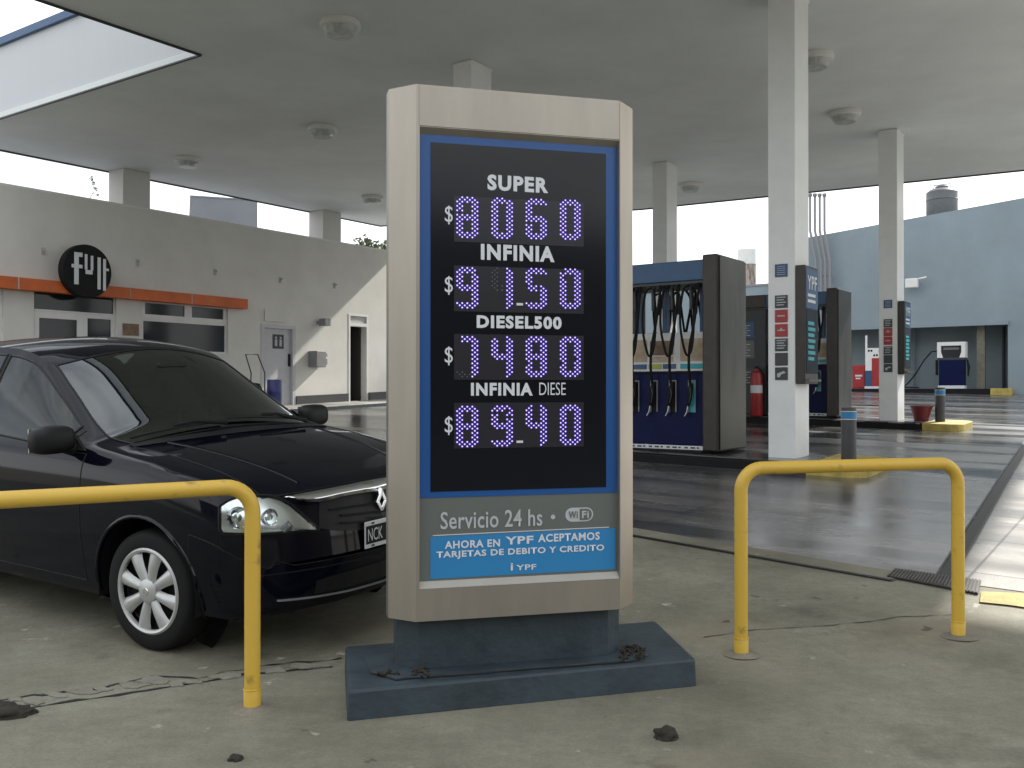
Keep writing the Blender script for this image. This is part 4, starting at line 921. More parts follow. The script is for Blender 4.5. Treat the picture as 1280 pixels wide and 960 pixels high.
# ------------------------------------------------------------------ things beyond the shop roof
p0 = at(237, 244, 45); p1 = at(325, 250, 45)
gb = thing('grey_tower', 'plain grey rendered tower block rising behind the shop roof', 'building', (p0.x, p0.y, 0), 19)
w = (p1.x-p0.x)*.93
MB().box(0, w, 0, 5, 1, 10.35).build('walls', M['greyblock'], gb); MB().box(.0, w, -.02, 5, 10.352, 10.42).build('coping', M['greyblock'], gb)
MB().box(w*.3, w*.55, -.012, .03, 8.4, 9.0).build('vent', M['bluedark'], gb)
q = at(356, 292, 30); an = thing('aerial', 'thin spidery television aerial on the shop roof between the pillars', 'aerial', (q.x, q.y, 4.7))
h = q.z-4.7; MB().tube([(0, 0, 0), (0, 0, h)], .012, 6).build('mast', M['grey'], an); mb = MB(); mb.tube([(-.5, 0, h-.1), (.5, .1, h-.1)], .008, 6)
for k in range(7): x = -.45+.15*k; mb.tube([(x, -.22+.02*k, h-.1), (x, .25-.02*k, h-.1)], .006, 5)
mb.build('rods', M['grey'], an)
def leaves(mb, c, rad, n, s, rnd, flat=1.):
    for _ in range(n):
        d = Vector((rnd.gauss(0, 1), rnd.gauss(0, 1), rnd.gauss(0, 1))).normalized()*rad*rnd.random()**.4; d.z *= flat
        p = c+d; a = Vector((rnd.gauss(0, 1), rnd.gauss(0, 1), rnd.gauss(0, .7))).normalized(); b = a.orthogonal().normalized(); b.rotate(Matrix.Rotation(rnd.uniform(0, 6.3), 3, a)); c2 = a.cross(b); k = s*rnd.uniform(.6, 1.3)
        mb.bm.faces.new([mb.v(p-b*k), mb.v(p+c2*k*.45), mb.v(p+b*k), mb.v(p-c2*k*.45)])
p = at(463, 300, 42); rnd = random.Random(8)
tr = thing('leafy_tree', 'leafy green tree showing over the far end of the shop roof', 'tree', (p.x, p.y, f(42)))
mb = MB(); mb.tube([(0, 0, -.2), (.05, 0, 1.5), (0, .1, 3.2), (.1, 0, 4.6)], [.25, .19, .15, .08], 10)
for k in range(7): a = k*.9; mb.tube([(0, .05, 2.6+.15*k), (.9*math.cos(a), .9*math.sin(a), 3.9+.2*k), (1.7*math.cos(a), 1.7*math.sin(a), 4.6+.2*k)], [.09, .06, .02], 6)
mb.build('trunk', M['bark'], tr, smooth=True); mb = MB()
for k in range(26):
    a = rnd.uniform(0, 6.3); rr_ = rnd.uniform(.2, 2.1); leaves(mb, Vector((rr_*math.cos(a), rr_*math.sin(a), rnd.uniform(3.8, 6.4)-.35*rr_)), rnd.uniform(.35, .75), 150, .12, rnd)
mb.build('crown', M['leaf'], tr, fixn=False)
q = at(116, 240, 19.3); tw = thing('roof_weed', 'thin weed with a few dark leaves growing on the shop wall top', 'plant', (q.x, q.y, 5.05)); mb = MB()
mb.tube([(-.2, 0, -.35), (-.1, 0, .05), (.02, 0, .25), (-.03, 0, .48)], .006, 5); mb.tube([(-.02, 0, .2), (.06, 0, .18)], .005, 5); mb.build('stem', M['bark'], tw)
mb = MB(); rnd = random.Random(3)
for c in ((-.03, 0, .50), (.02, 0, .40), (.05, 0, .30), (.09, 0, .17)): leaves(mb, Vector(c), .04, 9, .028, rnd)
mb.build('leaves', M['leaf'], tw, fixn=False)

# unseen low street front, added behind the camera to darken reflections
sf = thing('added_street_house', 'unseen low brown house front, added across the street for the dark car to mirror', 'building', (0, -15, 0))
mb = MB(); hs = [(-26+6*k, -23.4+6*k, .9, 2.5) for k in range(9)]
holed(mb, -30, 30, -.1, 5.6, -.3, 0, hs); mb.build('wall', pbr('brown_render', (.06, .052, .045), .9, var=.3, scale=.8), sf)
MB().box(-30.2, 30.2, -8, .25, 5.602, 5.8).build('roof', M['dgrey'], sf)
for h in hs: MB().box(h[0], h[1], -.25, -.2, h[2], h[3]).build('window', M['glassdark'], sf)
MB().box(-30, 30, -8, -7.8, -.1, 5.6).build('rear_wall', M['dgrey'], sf)
struct(sheet('added_road', [(-200, -13.5), (200, -13.5), (200, -2.2), (-200, -2.2)], M['asphalt'], .004))  # unseen dark roadway, added to cut light bounced onto the sign
# ------------------------------------------------------------------ parked car
CPHI = 32.5
ch_ = Vector((math.cos(R(CPHI)), -math.sin(R(CPHI)), 0)); clt = Vector((math.sin(R(CPHI)), math.cos(R(CPHI)), 0))
C0 = Vector((-1.775, 4.75, 0))+clt*.80
def onz(p): return Vector((p.x, p.y, f(p.y)))
pF = onz(C0); pR_ = onz(C0-ch_*2.63); pS = onz(C0+clt*.7)
hx = (pF-pR_).normalized(); ly = (pS-pF); ly = (ly-hx*ly.dot(hx)).normalized(); nzv = hx.cross(ly)
car = thing('parked_car', 'dark navy sedan parked nose-on beside the price sign, behind the yellow barrier', 'car')
CM = Matrix(((hx.x, ly.x, nzv.x, pF.x), (hx.y, ly.y, nzv.y, pF.y), (hx.z, ly.z, nzv.z, pF.z), (0, 0, 0, 1)))
car.location = pF; car.rotation_euler = CM.to_euler()
def key(tab):
    tab = sorted(tab); xs = [a for a, _ in tab]; ys = [b for _, b in tab]; n = len(xs)
    h = [xs[i+1]-xs[i] for i in range(n-1)]; d = [(ys[i+1]-ys[i])/h[i] for i in range(n-1)]; m = [0]*n
    m[0], m[-1] = d[0], d[-1]
    for i in range(1, n-1):
        m[i] = 0 if d[i-1]*d[i] <= 0 else 2*d[i-1]*d[i]/(d[i-1]+d[i])
    def fn(x):
        if x <= xs[0]: return ys[0]
        if x >= xs[-1]: return ys[-1]
        for i in range(n-1):
            if x <= xs[i+1]:
                t = (x-xs[i])/h[i]; t2, t3 = t*t, t*t*t
                return ys[i]*(2*t3-3*t2+1)+h[i]*m[i]*(t3-2*t2+t)+ys[i+1]*(-2*t3+3*t2)+h[i]*m[i+1]*(t3-t2)
    return fn
XN, XT = .80, -3.46
zbot = key([(XN, .46), (.785, .34), (.76, .26), (.70, .215), (.5, .20), (-.4, .20), (-2.3, .20), (-3.1, .26), (-3.40, .34), (XT, .45)])
ymx = key([(XN, .66), (.76, .76), (.68, .805), (.5, .835), (.2, .86), (-.5, .868), (-1.8, .87), (-2.63, .865), (-3.1, .84), (-3.38, .78), (XT, .70)])
zblt = key([(XN, .48), (.78, .62), (.74, .715), (.66, .79), (.5, .845), (.2, .90), (-.3, .945), (-1, .955), (-2.5, .985), (-3.1, 1.0), (-3.38, .97), (XT, .60)])
zcn = key([(XN, .48), (.785, .60), (.765, .68), (.735, .76), (.69, .815), (.55, .865), (.3, .93), (0, .985), (-.19, 1.015), (-.22, 1.03), (-.6, 1.235), (-1.0, 1.462), (-1.06, 1.487), (-1.25, 1.525), (-1.6, 1.55), (-2.0, 1.545), (-2.35, 1.515), (-2.52, 1.475), (-2.57, 1.45), (-2.8, 1.29), (-3.04, 1.10), (-3.08, 1.085), (-3.25, 1.075), (-3.38, 1.06), (-3.42, 1.02), (XT, .62)])
zrl = key([(XN, .48), (.785, .61), (.765, .67), (.735, .735), (.69, .79), (.5, .865), (.2, .925), (-.1, .97), (-.40, 1.005), (-.45, 1.03), (-.8, 1.24), (-1.1, 1.415), (-1.16, 1.44), (-1.4, 1.475), (-1.7, 1.487), (-2.1, 1.475), (-2.4, 1.43), (-2.5, 1.395), (-2.8, 1.22), (-3.05, 1.06), (-3.12, 1.04), (-3.38, 1.02), (-3.42, .99), (XT, .61)])
yrl = key([(XN, .56), (.7, .62), (.3, .66), (-.1, .69), (-.40, .735), (-.8, .675), (-1.16, .62), (-1.6, .61), (-2.1, .605), (-2.5, .61), (-2.8, .635), (-3.05, .68), (-3.38, .68), (XT, .6)])
bow = key([(XN, .30), (.7, .24), (.45, .12), (.2, .04), (0, 0), (-.2, .09), (-.6, .14), (-1.1, .14), (-1.5, .0), (-2.2, 0), (-2.5, -.09), (-3.1, -.08), (-3.2, -.08), (XT, -.20)])
def section(x):
    zb, ym, zbl_, zc, zr, yr = zbot(x), ymx(x), zblt(x), zcn(x), zrl(x), yrl(x)
    zr = min(zr, zc-.004); zbl_ = min(zbl_, zr-.012)
    def cz(z): return zb+(z-zb)*1.0 if z < zbl_ else zbl_-.01
    A = [(0, zb), (ym*.6, zb), (ym-.13, zb), (ym-.05, zb+.03), (ym-.022, zb+(zbl_-zb)*.20), (ym-.004, zb+(zbl_-zb)*.42), (ym, zb+(zbl_-zb)*.60), (ym-.004, zb+(zbl_-zb)*.78), (ym-.018, zb+(zbl_-zb)*.92), (ym-.04, zbl_)]
    out = []; P = [A[0]]+A+[A[-1]]
    for a in range(1, len(P)-2):
        n = 2 if a < 4 else 5
        for k in range(n):
            t = k/n; p0, p1, p2, p3 = P[a-1:a+3]
            if a < 3: out.append((p1[0]+(p2[0]-p1[0])*t, p1[1]+(p2[1]-p1[1])*t)); continue
            g = lambda i: .5*((2*p1[i])+(p2[i]-p0[i])*t+(2*p0[i]-5*p1[i]+4*p2[i]-p3[i])*t*t+(3*p1[i]-p0[i]-3*p2[i]+p3[i])*t**3)
            out.append((g(0), g(1)))
    nA = len(out); y0, z0 = A[-1]; y0 -= .0; NB = 12
    for k in range(NB):
        t = k/NB; bul = .018*math.sin(math.pi*t); out.append((y0+(yr-y0)*t+bul, z0+(zr-z0)*t+bul*.2))
    NC = 16
    for k in range(NC+1):
        t = k/NC; y = yr*(1-t); out.append((y, zr+(zc-zr)*(1-(1-t)**1.85)))
    return out, nA, NB, NC
xs = []; x = XN
while x > XT:
    xs.append(x); x -= .004 if x > .68 else (.008 if x < -3.36 else .02)
xs.append(XT)
secs = []
for x in xs:
    o, nA, NB, NC = section(x)
    secs.append([(x-bow(x)*min(1.1, y/.87)**2.4, y, z) for y, z in o])
NP = len(secs[0]); i5 = min(range(len(xs)), key=lambda i: abs(xs[i]-.5)); JB = max(j for j in range(nA) if secs[i5][j][2] < .60); RW = .30; ARCH = .375
axles = (0.0, -2.63)
def in_arch(p, r=ARCH): return any((p[0]-a)**2+(p[2]-RW)**2 < r*r for a in axles) and p[1] > .55
def part_of(i, j):
    a, b, c, d = secs[i][j], secs[i+1][j], secs[i+1][j+1], secs[i][j+1]
    x = (xs[i]+xs[i+1])/2; z = (a[2]+b[2]+c[2]+d[2])/4; y = (a[1]+b[1]+c[1]+d[1])/4; px = (a[0]+b[0]+c[0]+d[0])/4
    if j < nA:
        if all(in_arch(p) for p in (a, b, c, d)): return None
        if y < .70 and z < .3 and -3 < x < .6: return 'floor_pan'
        if x > .44 and j <= JB: return 'front_bumper'
        if x < -3.05 and j <= JB: return 'rear_bumper'
        if -1.50 < x < -.36 and z > .30: return 'front_door'
        if -2.40 < x <= -1.50 and z > .30 and not ((px+2.63)**2+(z-RW)**2 < (ARCH+.045)**2): return 'rear_door'
        if z <= .30 and -2.2 < x < -.36: return 'sill'
        return 'body'
    if j < nA+NB:
        k = j-nA; zb_, zr_ = secs[i][nA][2], secs[i][nA+NB][2]
        if zr_-zb_ > .10 and 1 <= k < NB-1:
            if -1.46 < x < -.54: return 'front_side_window'
            if -1.50 <= x <= -1.46: return 'door_pillar'
            if -2.36 < x < -1.50: return 'rear_side_window'
        if zr_-zb_ > .10 and -1.50 < x < -.36 and k < NB-1: return 'front_door'
        if zr_-zb_ > .10 and -2.42 < x < -1.50 and k < NB-1: return 'rear_door'
        return 'body'
    k = j-nA-NB; 
    if -1.03 < x < -.24 and k >= 1: return 'windscreen'
    if -3.02 < x < -2.58 and k >= 2: return 'rear_window'
    if -.20 < x < .70 and k >= 0 and px > -.36: return 'bonnet'
    if x <= -3.08 and x > -3.42 and k >= 1: return 'boot_lid'
    return 'body'
groups = {}
for i in range(len(xs)-1):
    for j in range(NP-1):
        p = part_of(i, j)
        if p: groups.setdefault(p, []).append((i, j))
def snap(p):
    for a in axles:
        dx, dz = p[0]-a, p[2]-RW; r = math.hypot(dx, dz)
        if r < ARCH and p[1] > .55: return (a+dx/r*ARCH, p[1], RW+dz/r*ARCH)
    return p
def mesh_of(cells, sides=(1, -1), snapit=True):
    mb = MB(); vs = {}
    for s in sides:
        for i, j in cells:
            q = []
            for a, b in ((i, j), (i+1, j), (i+1, j+1), (i, j+1)):
                k = (a, b, s if b not in (0, NP-1) else 0)
                if k not in vs:
                    p = secs[a][b]; p = snap(p) if snapit and b < nA else p; vs[k] = mb.v((p[0], p[1]*s, p[2]))
                q.append(vs[k])
            if len(set(q)) < 4: continue
            try: mb.bm.faces.new(q if s > 0 else q[::-1])
            except ValueError: pass
    return mb
full = mesh_of([c for g in groups.values() for c in g]); full.bm.faces.ensure_lookup_table()
bmesh.ops.recalc_face_normals(full.bm, faces=full.bm.faces); BV = BVHTree.FromBMesh(full.bm); full.bm.free()
seam = {}
def boundary_lines(bm, r):
    mb = MB()
    for e in bm.edges:
        if len(e.link_faces) == 1:
            a, b = e.verts[0].co, e.verts[1].co
            if (a-b).length > 1e-4 and not (abs(a.y) < 1e-4 and abs(b.y) < 1e-4): mb.tube([a-(b-a)*.15, b+(b-a)*.15], r, 5)
    return mb
PM = {'front_bumper': 'paint', 'rear_bumper': 'paint', 'floor_pan': 'trim', 'sill': 'paint', 'door_pillar': 'trim', 'windscreen': 'carglass', 'rear_window': 'carglass', 'bonnet': 'paint', 'boot_lid': 'paint', 'body': 'paint'}
doors = {}
for name in ('body', 'floor_pan', 'front_bumper', 'rear_bumper', 'sill', 'bonnet', 'boot_lid', 'windscreen', 'rear_window'):
    mb = mesh_of(groups[name])
    bl = boundary_lines(mb.bm, .006 if 'wind' in name else .0028) if name in ('bonnet', 'boot_lid', 'windscreen', 'rear_window', 'front_bumper', 'rear_bumper') else None
    o = mb.build(name, M[PM[name]], car, smooth=True, ang=40)
    if bl: bl.build('seal' if 'wind' in name else 'panel_gap', M['trim'], o)
for side in (1, -1):
    for dn, wn in (('front_door', 'front_side_window'), ('rear_door', 'rear_side_window')):
        mb = mesh_of(groups[dn], (side,)); bl = boundary_lines(mb.bm, .0032); d = mb.build('door', M['paint'], car, smooth=True, ang=40); bl.build('door_gap', M['trim'], d); doors[(dn, side)] = d
        mb = mesh_of(groups[wn], (side,)); bl = boundary_lines(mb.bm, .007); w_ = mb.build('side_window', M['sideglass'], d, smooth=True); bl.build('window_seal', M['trim'], d)
        xh = -1.36 if dn == 'front_door' else -2.28
        hy = side*.882; MB().tube([(xh-.09, hy-side*.02, .83), (xh-.07, hy+side*.012, .835), (xh+.07, hy+side*.012, .835), (xh+.09, hy-side*.02, .83)], .014, 8).build('handle', M['trim'], d, smooth=True)
for side in (1, -1): mesh_of(groups['door_pillar'], (side,)).build('door_pillar', M['trim'], car, smooth=True)
# protective side strips and arches
for side in (1, -1):
    for a in axles:
        pts = []
        for k in range(25):
            t = -.12+k*(math.pi+.24)/24; x, z = a+ARCH*math.cos(t), RW+ARCH*math.sin(t)
            h = BV.ray_cast(Vector((x+.0, side*1.5, z+.012*math.sin(t))), Vector((0, -side, 0)))
            y = abs(h[0].y) if h[0] else .82
            pts.append((x, side*max(.70, y-.004), z))
        MB().tube(pts, .012, 8).build('wheel_arch', M['paint'], car, smooth=True)
        mb = MB(); n = 24; A_, B_ = [], []
        for k in range(n+1):
            t = -.2+k*(math.pi+.4)/n; A_.append(mb.v((a+.372*math.cos(t), side*.84, RW+.372*math.sin(t)))); B_.append(mb.v((a+.372*math.cos(t), side*.50, RW+.372*math.sin(t))))
        for k in range(n): mb.bm.faces.new((A_[k], A_[k+1], B_[k+1], B_[k]))
        mb.bm.faces.new(B_); mb.build('wheel_housing', M['trim'], car, fixn=False)
# wheels
def wheel(a, side, steer=0):
    w = bpy.data.objects.new('wheel', None); COL.objects.link(w); w.parent = car; w.location = (a, side*.735, RW); w.rotation_euler = (0, 0, R(steer) if side > 0 else R(180+steer))
    MB().lathe([(.19, -.085), (.215, -.093), (.27, -.095), (.292, -.082), (.300, -.05), (.302, 0), (.300, .05), (.292, .082), (.27, .095), (.215, .093), (.19, .085)], 48, axis='y', caps=False).build('tyre', M['rubber'], w, smooth=True, ang=50)
    MB().lathe([(.195, .055), (.19, .05), (.12, .045), (0, .045)], 40, axis='y', caps=False).build('rim', M['trim'], w, smooth=True)
    hc = MB(); hc.lathe([(.213, .082), (.214, .094), (.205, .101), (.194, .096), (.190, .080)], 48, axis='y', caps=False)
    hc.lathe([(.062, .078), (.060, .095), (.045, .104), (.0, .106)], 24, axis='y', caps=False)
    for k in range(8):
        t0 = 2*math.pi*k/8+.25; prof = []
        rows_ = []
        for r_, wd, y in ((.045, .026, .094), (.08, .027, .099), (.12, .031, .101), (.16, .037, .098), (.192, .044, .093)):
            row = []
            for q in (-1, -.7, -.25, .25, .7, 1):
                dep = y-.022*abs(q)**3; c, s_ = math.cos(t0), math.sin(t0); lx, ly_ = r_, q*wd
                row.append(hc.v((lx*c-ly_*s_, dep, lx*s_+ly_*c)))
            rows_.append(row)
        for A_, B_ in zip(rows_, rows_[1:]):
            for q in range(5): hc.bm.faces.new((A_[q], A_[q+1], B_[q+1], B_[q]))
    hc.build('hubcap', M['hub'], w, smooth=True, ang=50)
    MB().lathe([(.02, .1065), (.018, .109), (0, .1095)], 12, axis='y', caps=False).build('hub_emblem', M['chrome'], w, smooth=True)
for a in axles:
    for side in (1, -1): wheel(a, side, 4 if a == 0 else 0)
# helper: patch lying on the bodywork, given by a closed outline in front view or pixels
CMi = CM.inverted()
def body_px(u, v):
    o = CMi @ Vector((0, 0, ZC)); d = (CMi.to_3x3() @ ray(u, v)).normalized(); h = BV.ray_cast(o, d)
    return (h[0], h[1]) if h[0] else (None, None)
def px_patch(quad, nu, nv, lift):
    """grid over a four sided area of the photograph, dropped on the bodywork"""
    g = []
    for j in range(nv+1):
        row = []
        for i in range(nu+1):
            s, t = i/nu, j/nv
            a = (quad[0][0]*(1-s)+quad[1][0]*s, quad[0][1]*(1-s)+quad[1][1]*s); b = (quad[3][0]*(1-s)+quad[2][0]*s, quad[3][1]*(1-s)+quad[2][1]*s)
            p, n = body_px(a[0]*(1-t)+b[0]*t, a[1]*(1-t)+b[1]*t)
            row.append((p, n))
        g.append(row)
    return g
# head lamps: outline as rows of (v, u_start, u_end)
def lamp_rows():
    rows = []
    outline_t = key([(275, 633), (282, 627), (300, 621), (330, 620), (352, 624), (365, 632), (385, 650), (398, 661)])
    outline_b = key([(275, 662), (278, 667), (310, 668), (340, 667), (370, 665), (398, 662.5)])
    us = [275, 279, 286, 296, 308, 322, 336, 350, 362, 374, 386, 397]
    return [[(u, outline_t(u)*(1-t)+outline_b(u)*t) for t in (0, .15, .35, .55, .75, .9, 1)] for u in us]
LR = [[body_px(u, v) for u, v in col] for col in lamp_rows()]
ok = all(p for col in LR for p, n in col)
print('headlamp projected', ok)
for side in (-1, 1):
    def mir(p): return Vector((p.x, p.y*(-side), p.z)) if side > 0 else p.copy()
    def surf(lift, rimout=0.):
        mb = MB(); g = [[mb.v(mir(p+n*(lift*(.25 if (a in (0, len(LR)-1) or b in (0, 6)) else 1)))) for b, (p, n) in enumerate(col)] for a, col in enumerate(LR)]
        for A_, B_ in zip(g, g[1:]):
            for k in range(6): mb.bm.faces.new((A_[k], A_[k+1], B_[k+1], B_[k]))
        return mb, g
    if not ok: break
    mb, g = surf(.004); hl = mb.build('headlight', M['lampsilver'], car, smooth=True)
    mb, g = surf(.022); mb.build('lens', M['lens'], hl, smooth=True)
    rim = [p+n*.008 for p, n in LR[0]]+[col[-1][0]+col[-1][1]*.008 for col in LR[1:]]+[p+n*.008 for p, n in LR[-1][::-1]][1:]+[col[0][0]+col[0][1]*.008 for col in LR[::-1]][1:-1]
    MB().tube([mir(p) for p in rim], .006, 6, closed=True).build('lamp_rim', M['trim'], hl, smooth=True)
    for ci, cj, r_ in ((3, 3, .052), (6, 3, .040)):
        p, n = LR[ci][cj]; p = mir(p); n = mir(n); n = (n+Vector((.9, 0, 0))).normalized(); t = n.orthogonal().normalized(); b = n.cross(t)
        mb = MB()
        for r0, h0, r1, h1 in ((r_, .016, r_*.8, .006), (r_*.8, .006, r_*.42, .003), (r_*.42, .003, r_*.40, .012), (r_*.40, .012, 0.001, .014)):
            for k in range(20):
                a0, a1 = 2*math.pi*k/20, 2*math.pi*(k+1)/20
                P = lambda r, h, a: p+n*h+(t*math.cos(a)+b*math.sin(a))*r
                mb.face((P(r0, h0, a0), P(r0, h0, a1), P(r1, h1, a1), P(r1, h1, a0)))
        mb.build('bulb_reflector', M['chrome'], hl, smooth=True)
    p, n = LR[8][4]; p = mir(p); mb = MB(); mb.tube([p+Vector((-.02, side*.02, -.02)), p+Vector((.008, 0, .01))], [.03, .02], 10); mb.build('indicator', pbr('lamp_grey', (.35, .36, .36), .2, metal=.5), hl, smooth=True)
# nose pieces in car coordinates: drop (y, z) on the nose along -x
def nose(y, z, lift=0.):
    h = BV.ray_cast(Vector((2, y, z)), Vector((-1, 0, 0))); p = h[0] if h[0] else Vector((.7, y, z)); return p+Vector((lift, 0, 0))
def nose_strip(fn0, fn1, ys, lift, thick, lift1=None):
    lift1 = lift if lift1 is None else lift1
    mb = MB()
    for y0, y1 in zip(ys, ys[1:]):
        a, b, c, d = nose(y0, fn0(y0), lift), nose(y1, fn0(y1), lift), nose(y1, fn1(y1), lift1), nose(y0, fn1(y0), lift1); t = Vector((-thick, 0, 0))
        mb.hexa([a+t, b+t, c+t, d+t], [a, b, c, d])
    return mb
bar_t = key([(356, 620.5), (385, 615.5), (430, 607), (478, 597)]); bar_b = key([(356, 622.5), (385, 628.5), (430, 620), (478, 612)])
gr_b = key([(356, 640), (398, 660), (430, 663), (478, 660)])
us = [356, 366, 376, 386, 398, 410, 424, 438, 452, 465, 478]
def half_patch(ft_, fb_, us, nv, lift0, lift1, thick):
    """grid on the bodywork between two curves, closed to the middle of the nose and mirrored"""
    mb = MB(); cols = []
    for u in us:
        col = []
        for k in range(nv+1):
            t = k/nv; p, n = body_px(u, ft_(u)*(1-t)+fb_(u)*t); q = p+(n*.6+Vector((.5, 0, 0))).normalized()*(lift0*(1-t)+lift1*t); col.append(q)
        cols.append(col)
    mid = [Vector((q.x+(.012 if abs(q.y) > .02 else 0), 0, q.z)) for q in cols[-1]]
    cols = [c for c in cols if c[0].y < -.03]+[mid]; full_ = cols+[[Vector((q.x, -q.y, q.z)) for q in c] for c in cols[-2::-1]]
    tv = Vector((-thick, 0, -thick*.2))
    for A_, B_ in zip(full_, full_[1:]):
        for k in range(nv): mb.hexa([A_[k]+tv, B_[k]+tv, B_[k+1]+tv, A_[k+1]+tv], [A_[k], B_[k], B_[k+1], A_[k+1]])
    bmesh.ops.remove_doubles(mb.bm, verts=mb.bm.verts, dist=.0004)
    return mb
usg = [u for u in us if u >= 398]
gp = half_patch(lambda u: bar_b(u)-1, lambda u: gr_b(u), usg, 3, .008, .010, .03).build('grille', M['trim'], car)
for q in (.30, .52, .74):
    half_patch(lambda u: bar_b(u)*(1-q)+gr_b(u)*q, lambda u: bar_b(u)*(1-q)+gr_b(u)*q+2.2, [u for u in usg if u > 404+12*q], 1, .016, .022, .012).build('grille_slat', M['grey'] if q < 0 else M['black'], gp)
half_patch(bar_t, bar_b, us, 2, .010, .034, .03).build('chrome_bar', M['chrome'], gp, smooth=True)
pc = nose(0, .70, .03); mb = MB()
for k, (s0, s1) in enumerate(((1.0, .52),)):
    o = [(0, .07), (.043, 0), (0, -.07), (-.043, 0)]; i_ = [(a*.42, b*.42) for a, b in o]
    for q in range(4):
        a, b, c, d = o[q], o[(q+1) % 4], i_[(q+1) % 4], i_[q]
        mb.hexa([(pc.x-.01, y, pc.z+z) for y, z in (a, b, c, d)], [(pc.x+.012, y*.97, pc.z+z*.97) for y, z in (a, b, c, d)])
mb.build('emblem', M['chrome'], gp, bevel=.003)
ys2 = [-.42+k*.84/20 for k in range(21)]
nose_strip(lambda y: .30, lambda y: .385-.02*(abs(y)/.42)**2, ys2, .008, .05).build('lower_intake', M['trim'], car)
nose_strip(lambda y: .268+.018*(abs(y)/.5)**2, lambda y: .276+.018*(abs(y)/.5)**2, [-.6+k*.05 for k in range(25)], .014, .03).build('bumper_lip', M['grey'], car)
nose_strip(lambda y: .425, lambda y: .432, [-.72+k*.06 for k in range(25)], .003, .02).build('bumper_groove', M['black'], car)
pz = .545; px_ = nose(0, pz, .022).x
lpz = MB().box(px_-.006, px_, -.15, .15, pz-.068, pz+.068).build('licence_plate', M['text'], car, bevel=.004)
MB().box(px_, px_+.0015, -.142, .142, pz-.046, pz+.046).build('plate_field', M['black'], lpz)
text('NCK', M['text'], lpz, (px_+.002, -.074, pz), w=.112, h=.064, ax=(0, 1, 0), ay=(0, 0, 1), bold=.0)
mb = MB()
for y in (-.09, .09): mb.box(px_, px_+.003, y-.01, y+.01, pz+.052, pz+.062); mb.box(px_, px_+.003, y-.01, y+.01, pz-.062, pz-.052)
mb.build('plate_screws', M['dgrey'], lpz)
# bonnet creases, wipers, cowl, mirrors
for y0 in (.46, -.46):
    pts = []
    for k in range(22):
        t = k/21; x, y = .60-.82*t, y0*(.86+.28*t); h = BV.ray_cast(Vector((x, y, 2.5)), Vector((0, 0, -1)))
        if h[0]: pts.append(h[0]+Vector((0, 0, -.012)))
    MB().tube(pts, .018, 10).build('bonnet_crease', M['paint'], car, smooth=True)
mb = MB()
for k in range(28):
    y0, y1 = -.70+k*.05, -.70+(k+1)*.05
    def cw(y, o):
        x = -.215-bow(-.22)*min(1.1, abs(y)/.87)**2.4*1.6+o; h = BV.ray_cast(Vector((x, y, 2.5)), Vector((0, 0, -1))); return (h[0] if h[0] else Vector((x, y, 1.0)))+Vector((0, 0, .004))
    mb.face((cw(y0, .0), cw(y0, .055), cw(y1, .055), cw(y1, .0)))
mb.build('cowl_panel', M['trim'], car, fixn=False)
def ws(x, y, lift=.014):
    h = BV.ray_cast(Vector((x, y, 2.5)), Vector((0, 0, -1))); return h[0]+Vector((lift*.5, 0, lift))
for (y0, y1, xo) in ((-.12, -.66, .0), (.50, -.06, .0)):
    a = ws(-.24, y0, .03); pts = [ws(-.275-.02*k/9-bow(-.3)*min(1.1, abs(y0+(y1-y0)*k/9)/.87)**2.4, y0+(y1-y0)*k/9, .018) for k in range(10)]
    w_ = MB().tube(pts, .008, 6).build('wiper', M['trim'], car, smooth=True); MB().tube([a, pts[3]+Vector((0, 0, .02)), pts[5]+Vector((0, 0, .015))], [.014, .009, .006], 6).build('wiper_arm', M['trim'], w_, smooth=True)
for side in (1, -1):
    b = Vector((-.60, side*.80, .965))
    mb = MB(); bm2 = mb.bm; bmesh.ops.create_uvsphere(bm2, u_segments=24, v_segments=14, radius=1)
    for v in bm2.verts:
        x, y, z = v.co; sg_ = lambda q, e: math.copysign(abs(q)**e, q)
        x = sg_(x, .7); y = sg_(y, .6); z = sg_(z, .6)
        if x < -.3: x = -.3
        v.co = (b.x-.0+x*.075, b.y+side*.135+y*.115, b.z+.055+z*.072)
    mr = mb.build('mirror', M['trim'], car, smooth=True, ang=60)
    MB().tube([(b.x+.02, b.y-side*.02, b.z-.01), (b.x+.01, b.y+side*.08, b.z+.02)], [.045, .035], 10).build('mirror_stalk', M['trim'], mr, smooth=True)
    MB().box(b.x-.030, b.x-.0235, min(b.y+side*.03, b.y+side*.24), max(b.y+side*.03, b.y+side*.24), b.z-.005, b.z+.115).build('mirror_glass', M['lampsilver'], mr)
    mb = MB(); mb.hexa([(-.47, side*.822, .962), (-.66, side*.826, .965), (-.66, side*.79, 1.06), (-.64, side*.79, 1.06)][::side], [(-.47, side*.835, .962), (-.66, side*.838, .965), (-.66, side*.80, 1.06), (-.64, side*.80, 1.06)][::side]); mb.build('mirror_base', M['trim'], mr)
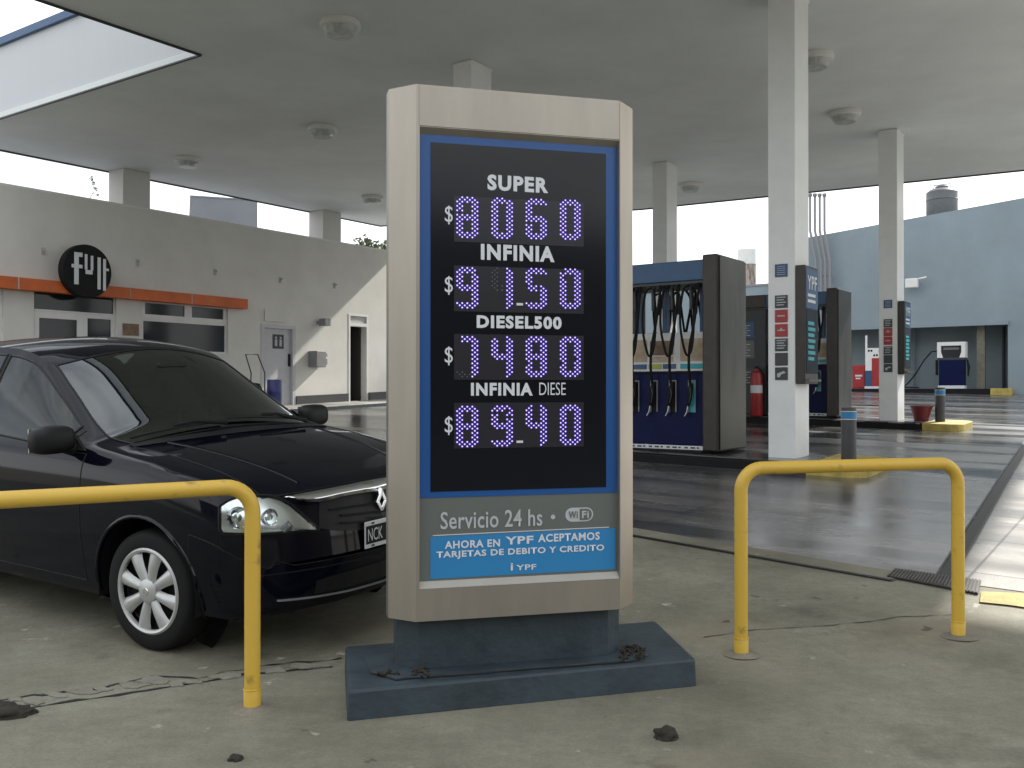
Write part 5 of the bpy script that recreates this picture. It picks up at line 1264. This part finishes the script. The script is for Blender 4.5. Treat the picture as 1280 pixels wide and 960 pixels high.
# cabin
cb = MB(); cb.box(-1.05, -.42, -.68, .68, .72, .93); cb.hexa([(-.42, -.68, .80), (-.30, -.6, .80), (-.30, .6, .80), (-.42, .68, .80)], [(-.60, -.68, .955), (-.34, -.6, .955), (-.34, .6, .955), (-.60, .68, .955)]); cb.build('dashboard', M['cabin'], car, bevel=.03)
for side in (1, -1):
    s0 = side*.36; st_ = MB(); st_.box(-1.75, -1.2, s0-.25, s0+.25, .40, .58); st_.hexa([(-1.85, s0-.24, .55), (-1.68, s0-.24, .55), (-1.68, s0+.24, .55), (-1.85, s0+.24, .55)], [(-2.0, s0-.2, 1.15), (-1.90, s0-.2, 1.15), (-1.90, s0+.2, 1.15), (-2.0, s0+.2, 1.15)]); st_.box(-2.0, -1.91, s0-.13, s0+.13, 1.17, 1.36)
    st_.build('seat', M['cabin'], car, bevel=.04)
MB().box(-2.75, -2.3, -.62, .62, .45, 1.0).build('rear_bench', M['cabin'], car, bevel=.05)
mb = MB(); cpt = Vector((-1.0, .36, .98)); mb.tube([cpt+Vector((.07*math.sin(t)*-1, .18*math.cos(t), .17*math.sin(t))) for t in [k*math.pi/10 for k in range(20)]], .014, 8, closed=True); mb.tube([cpt, (-.8, .36, .9)], .03, 8); mb.tube([cpt+Vector((0, -.18, 0)), cpt, cpt+Vector((0, .18, 0))], .016, 6)
mb.build('steering_wheel', M['trim'], car, smooth=True)
MB().box(-.86, -.83, -.10, .10, 1.33, 1.39).build('rear_view_mirror', M['trim'], car, bevel=.008)
# tail lamps
for side in (1, -1):
    mb = MB(); q = []
    for z in (.70, .80, .90, .97):
        r_ = []
        for y in (.52, .60, .68, .74):
            h = BV.ray_cast(Vector((-5, side*y, z)), Vector((1, 0, 0))); p = h[0] if h[0] else Vector((-3.35, side*y, z)); r_.append(mb.v(p+Vector((-.006, 0, 0))))
        q.append(r_)
    for A_, B_ in zip(q, q[1:]):
        for k in range(3): mb.bm.faces.new((A_[k], A_[k+1], B_[k+1], B_[k]))
    mb.build('tail_light', M['red'], car, smooth=True)
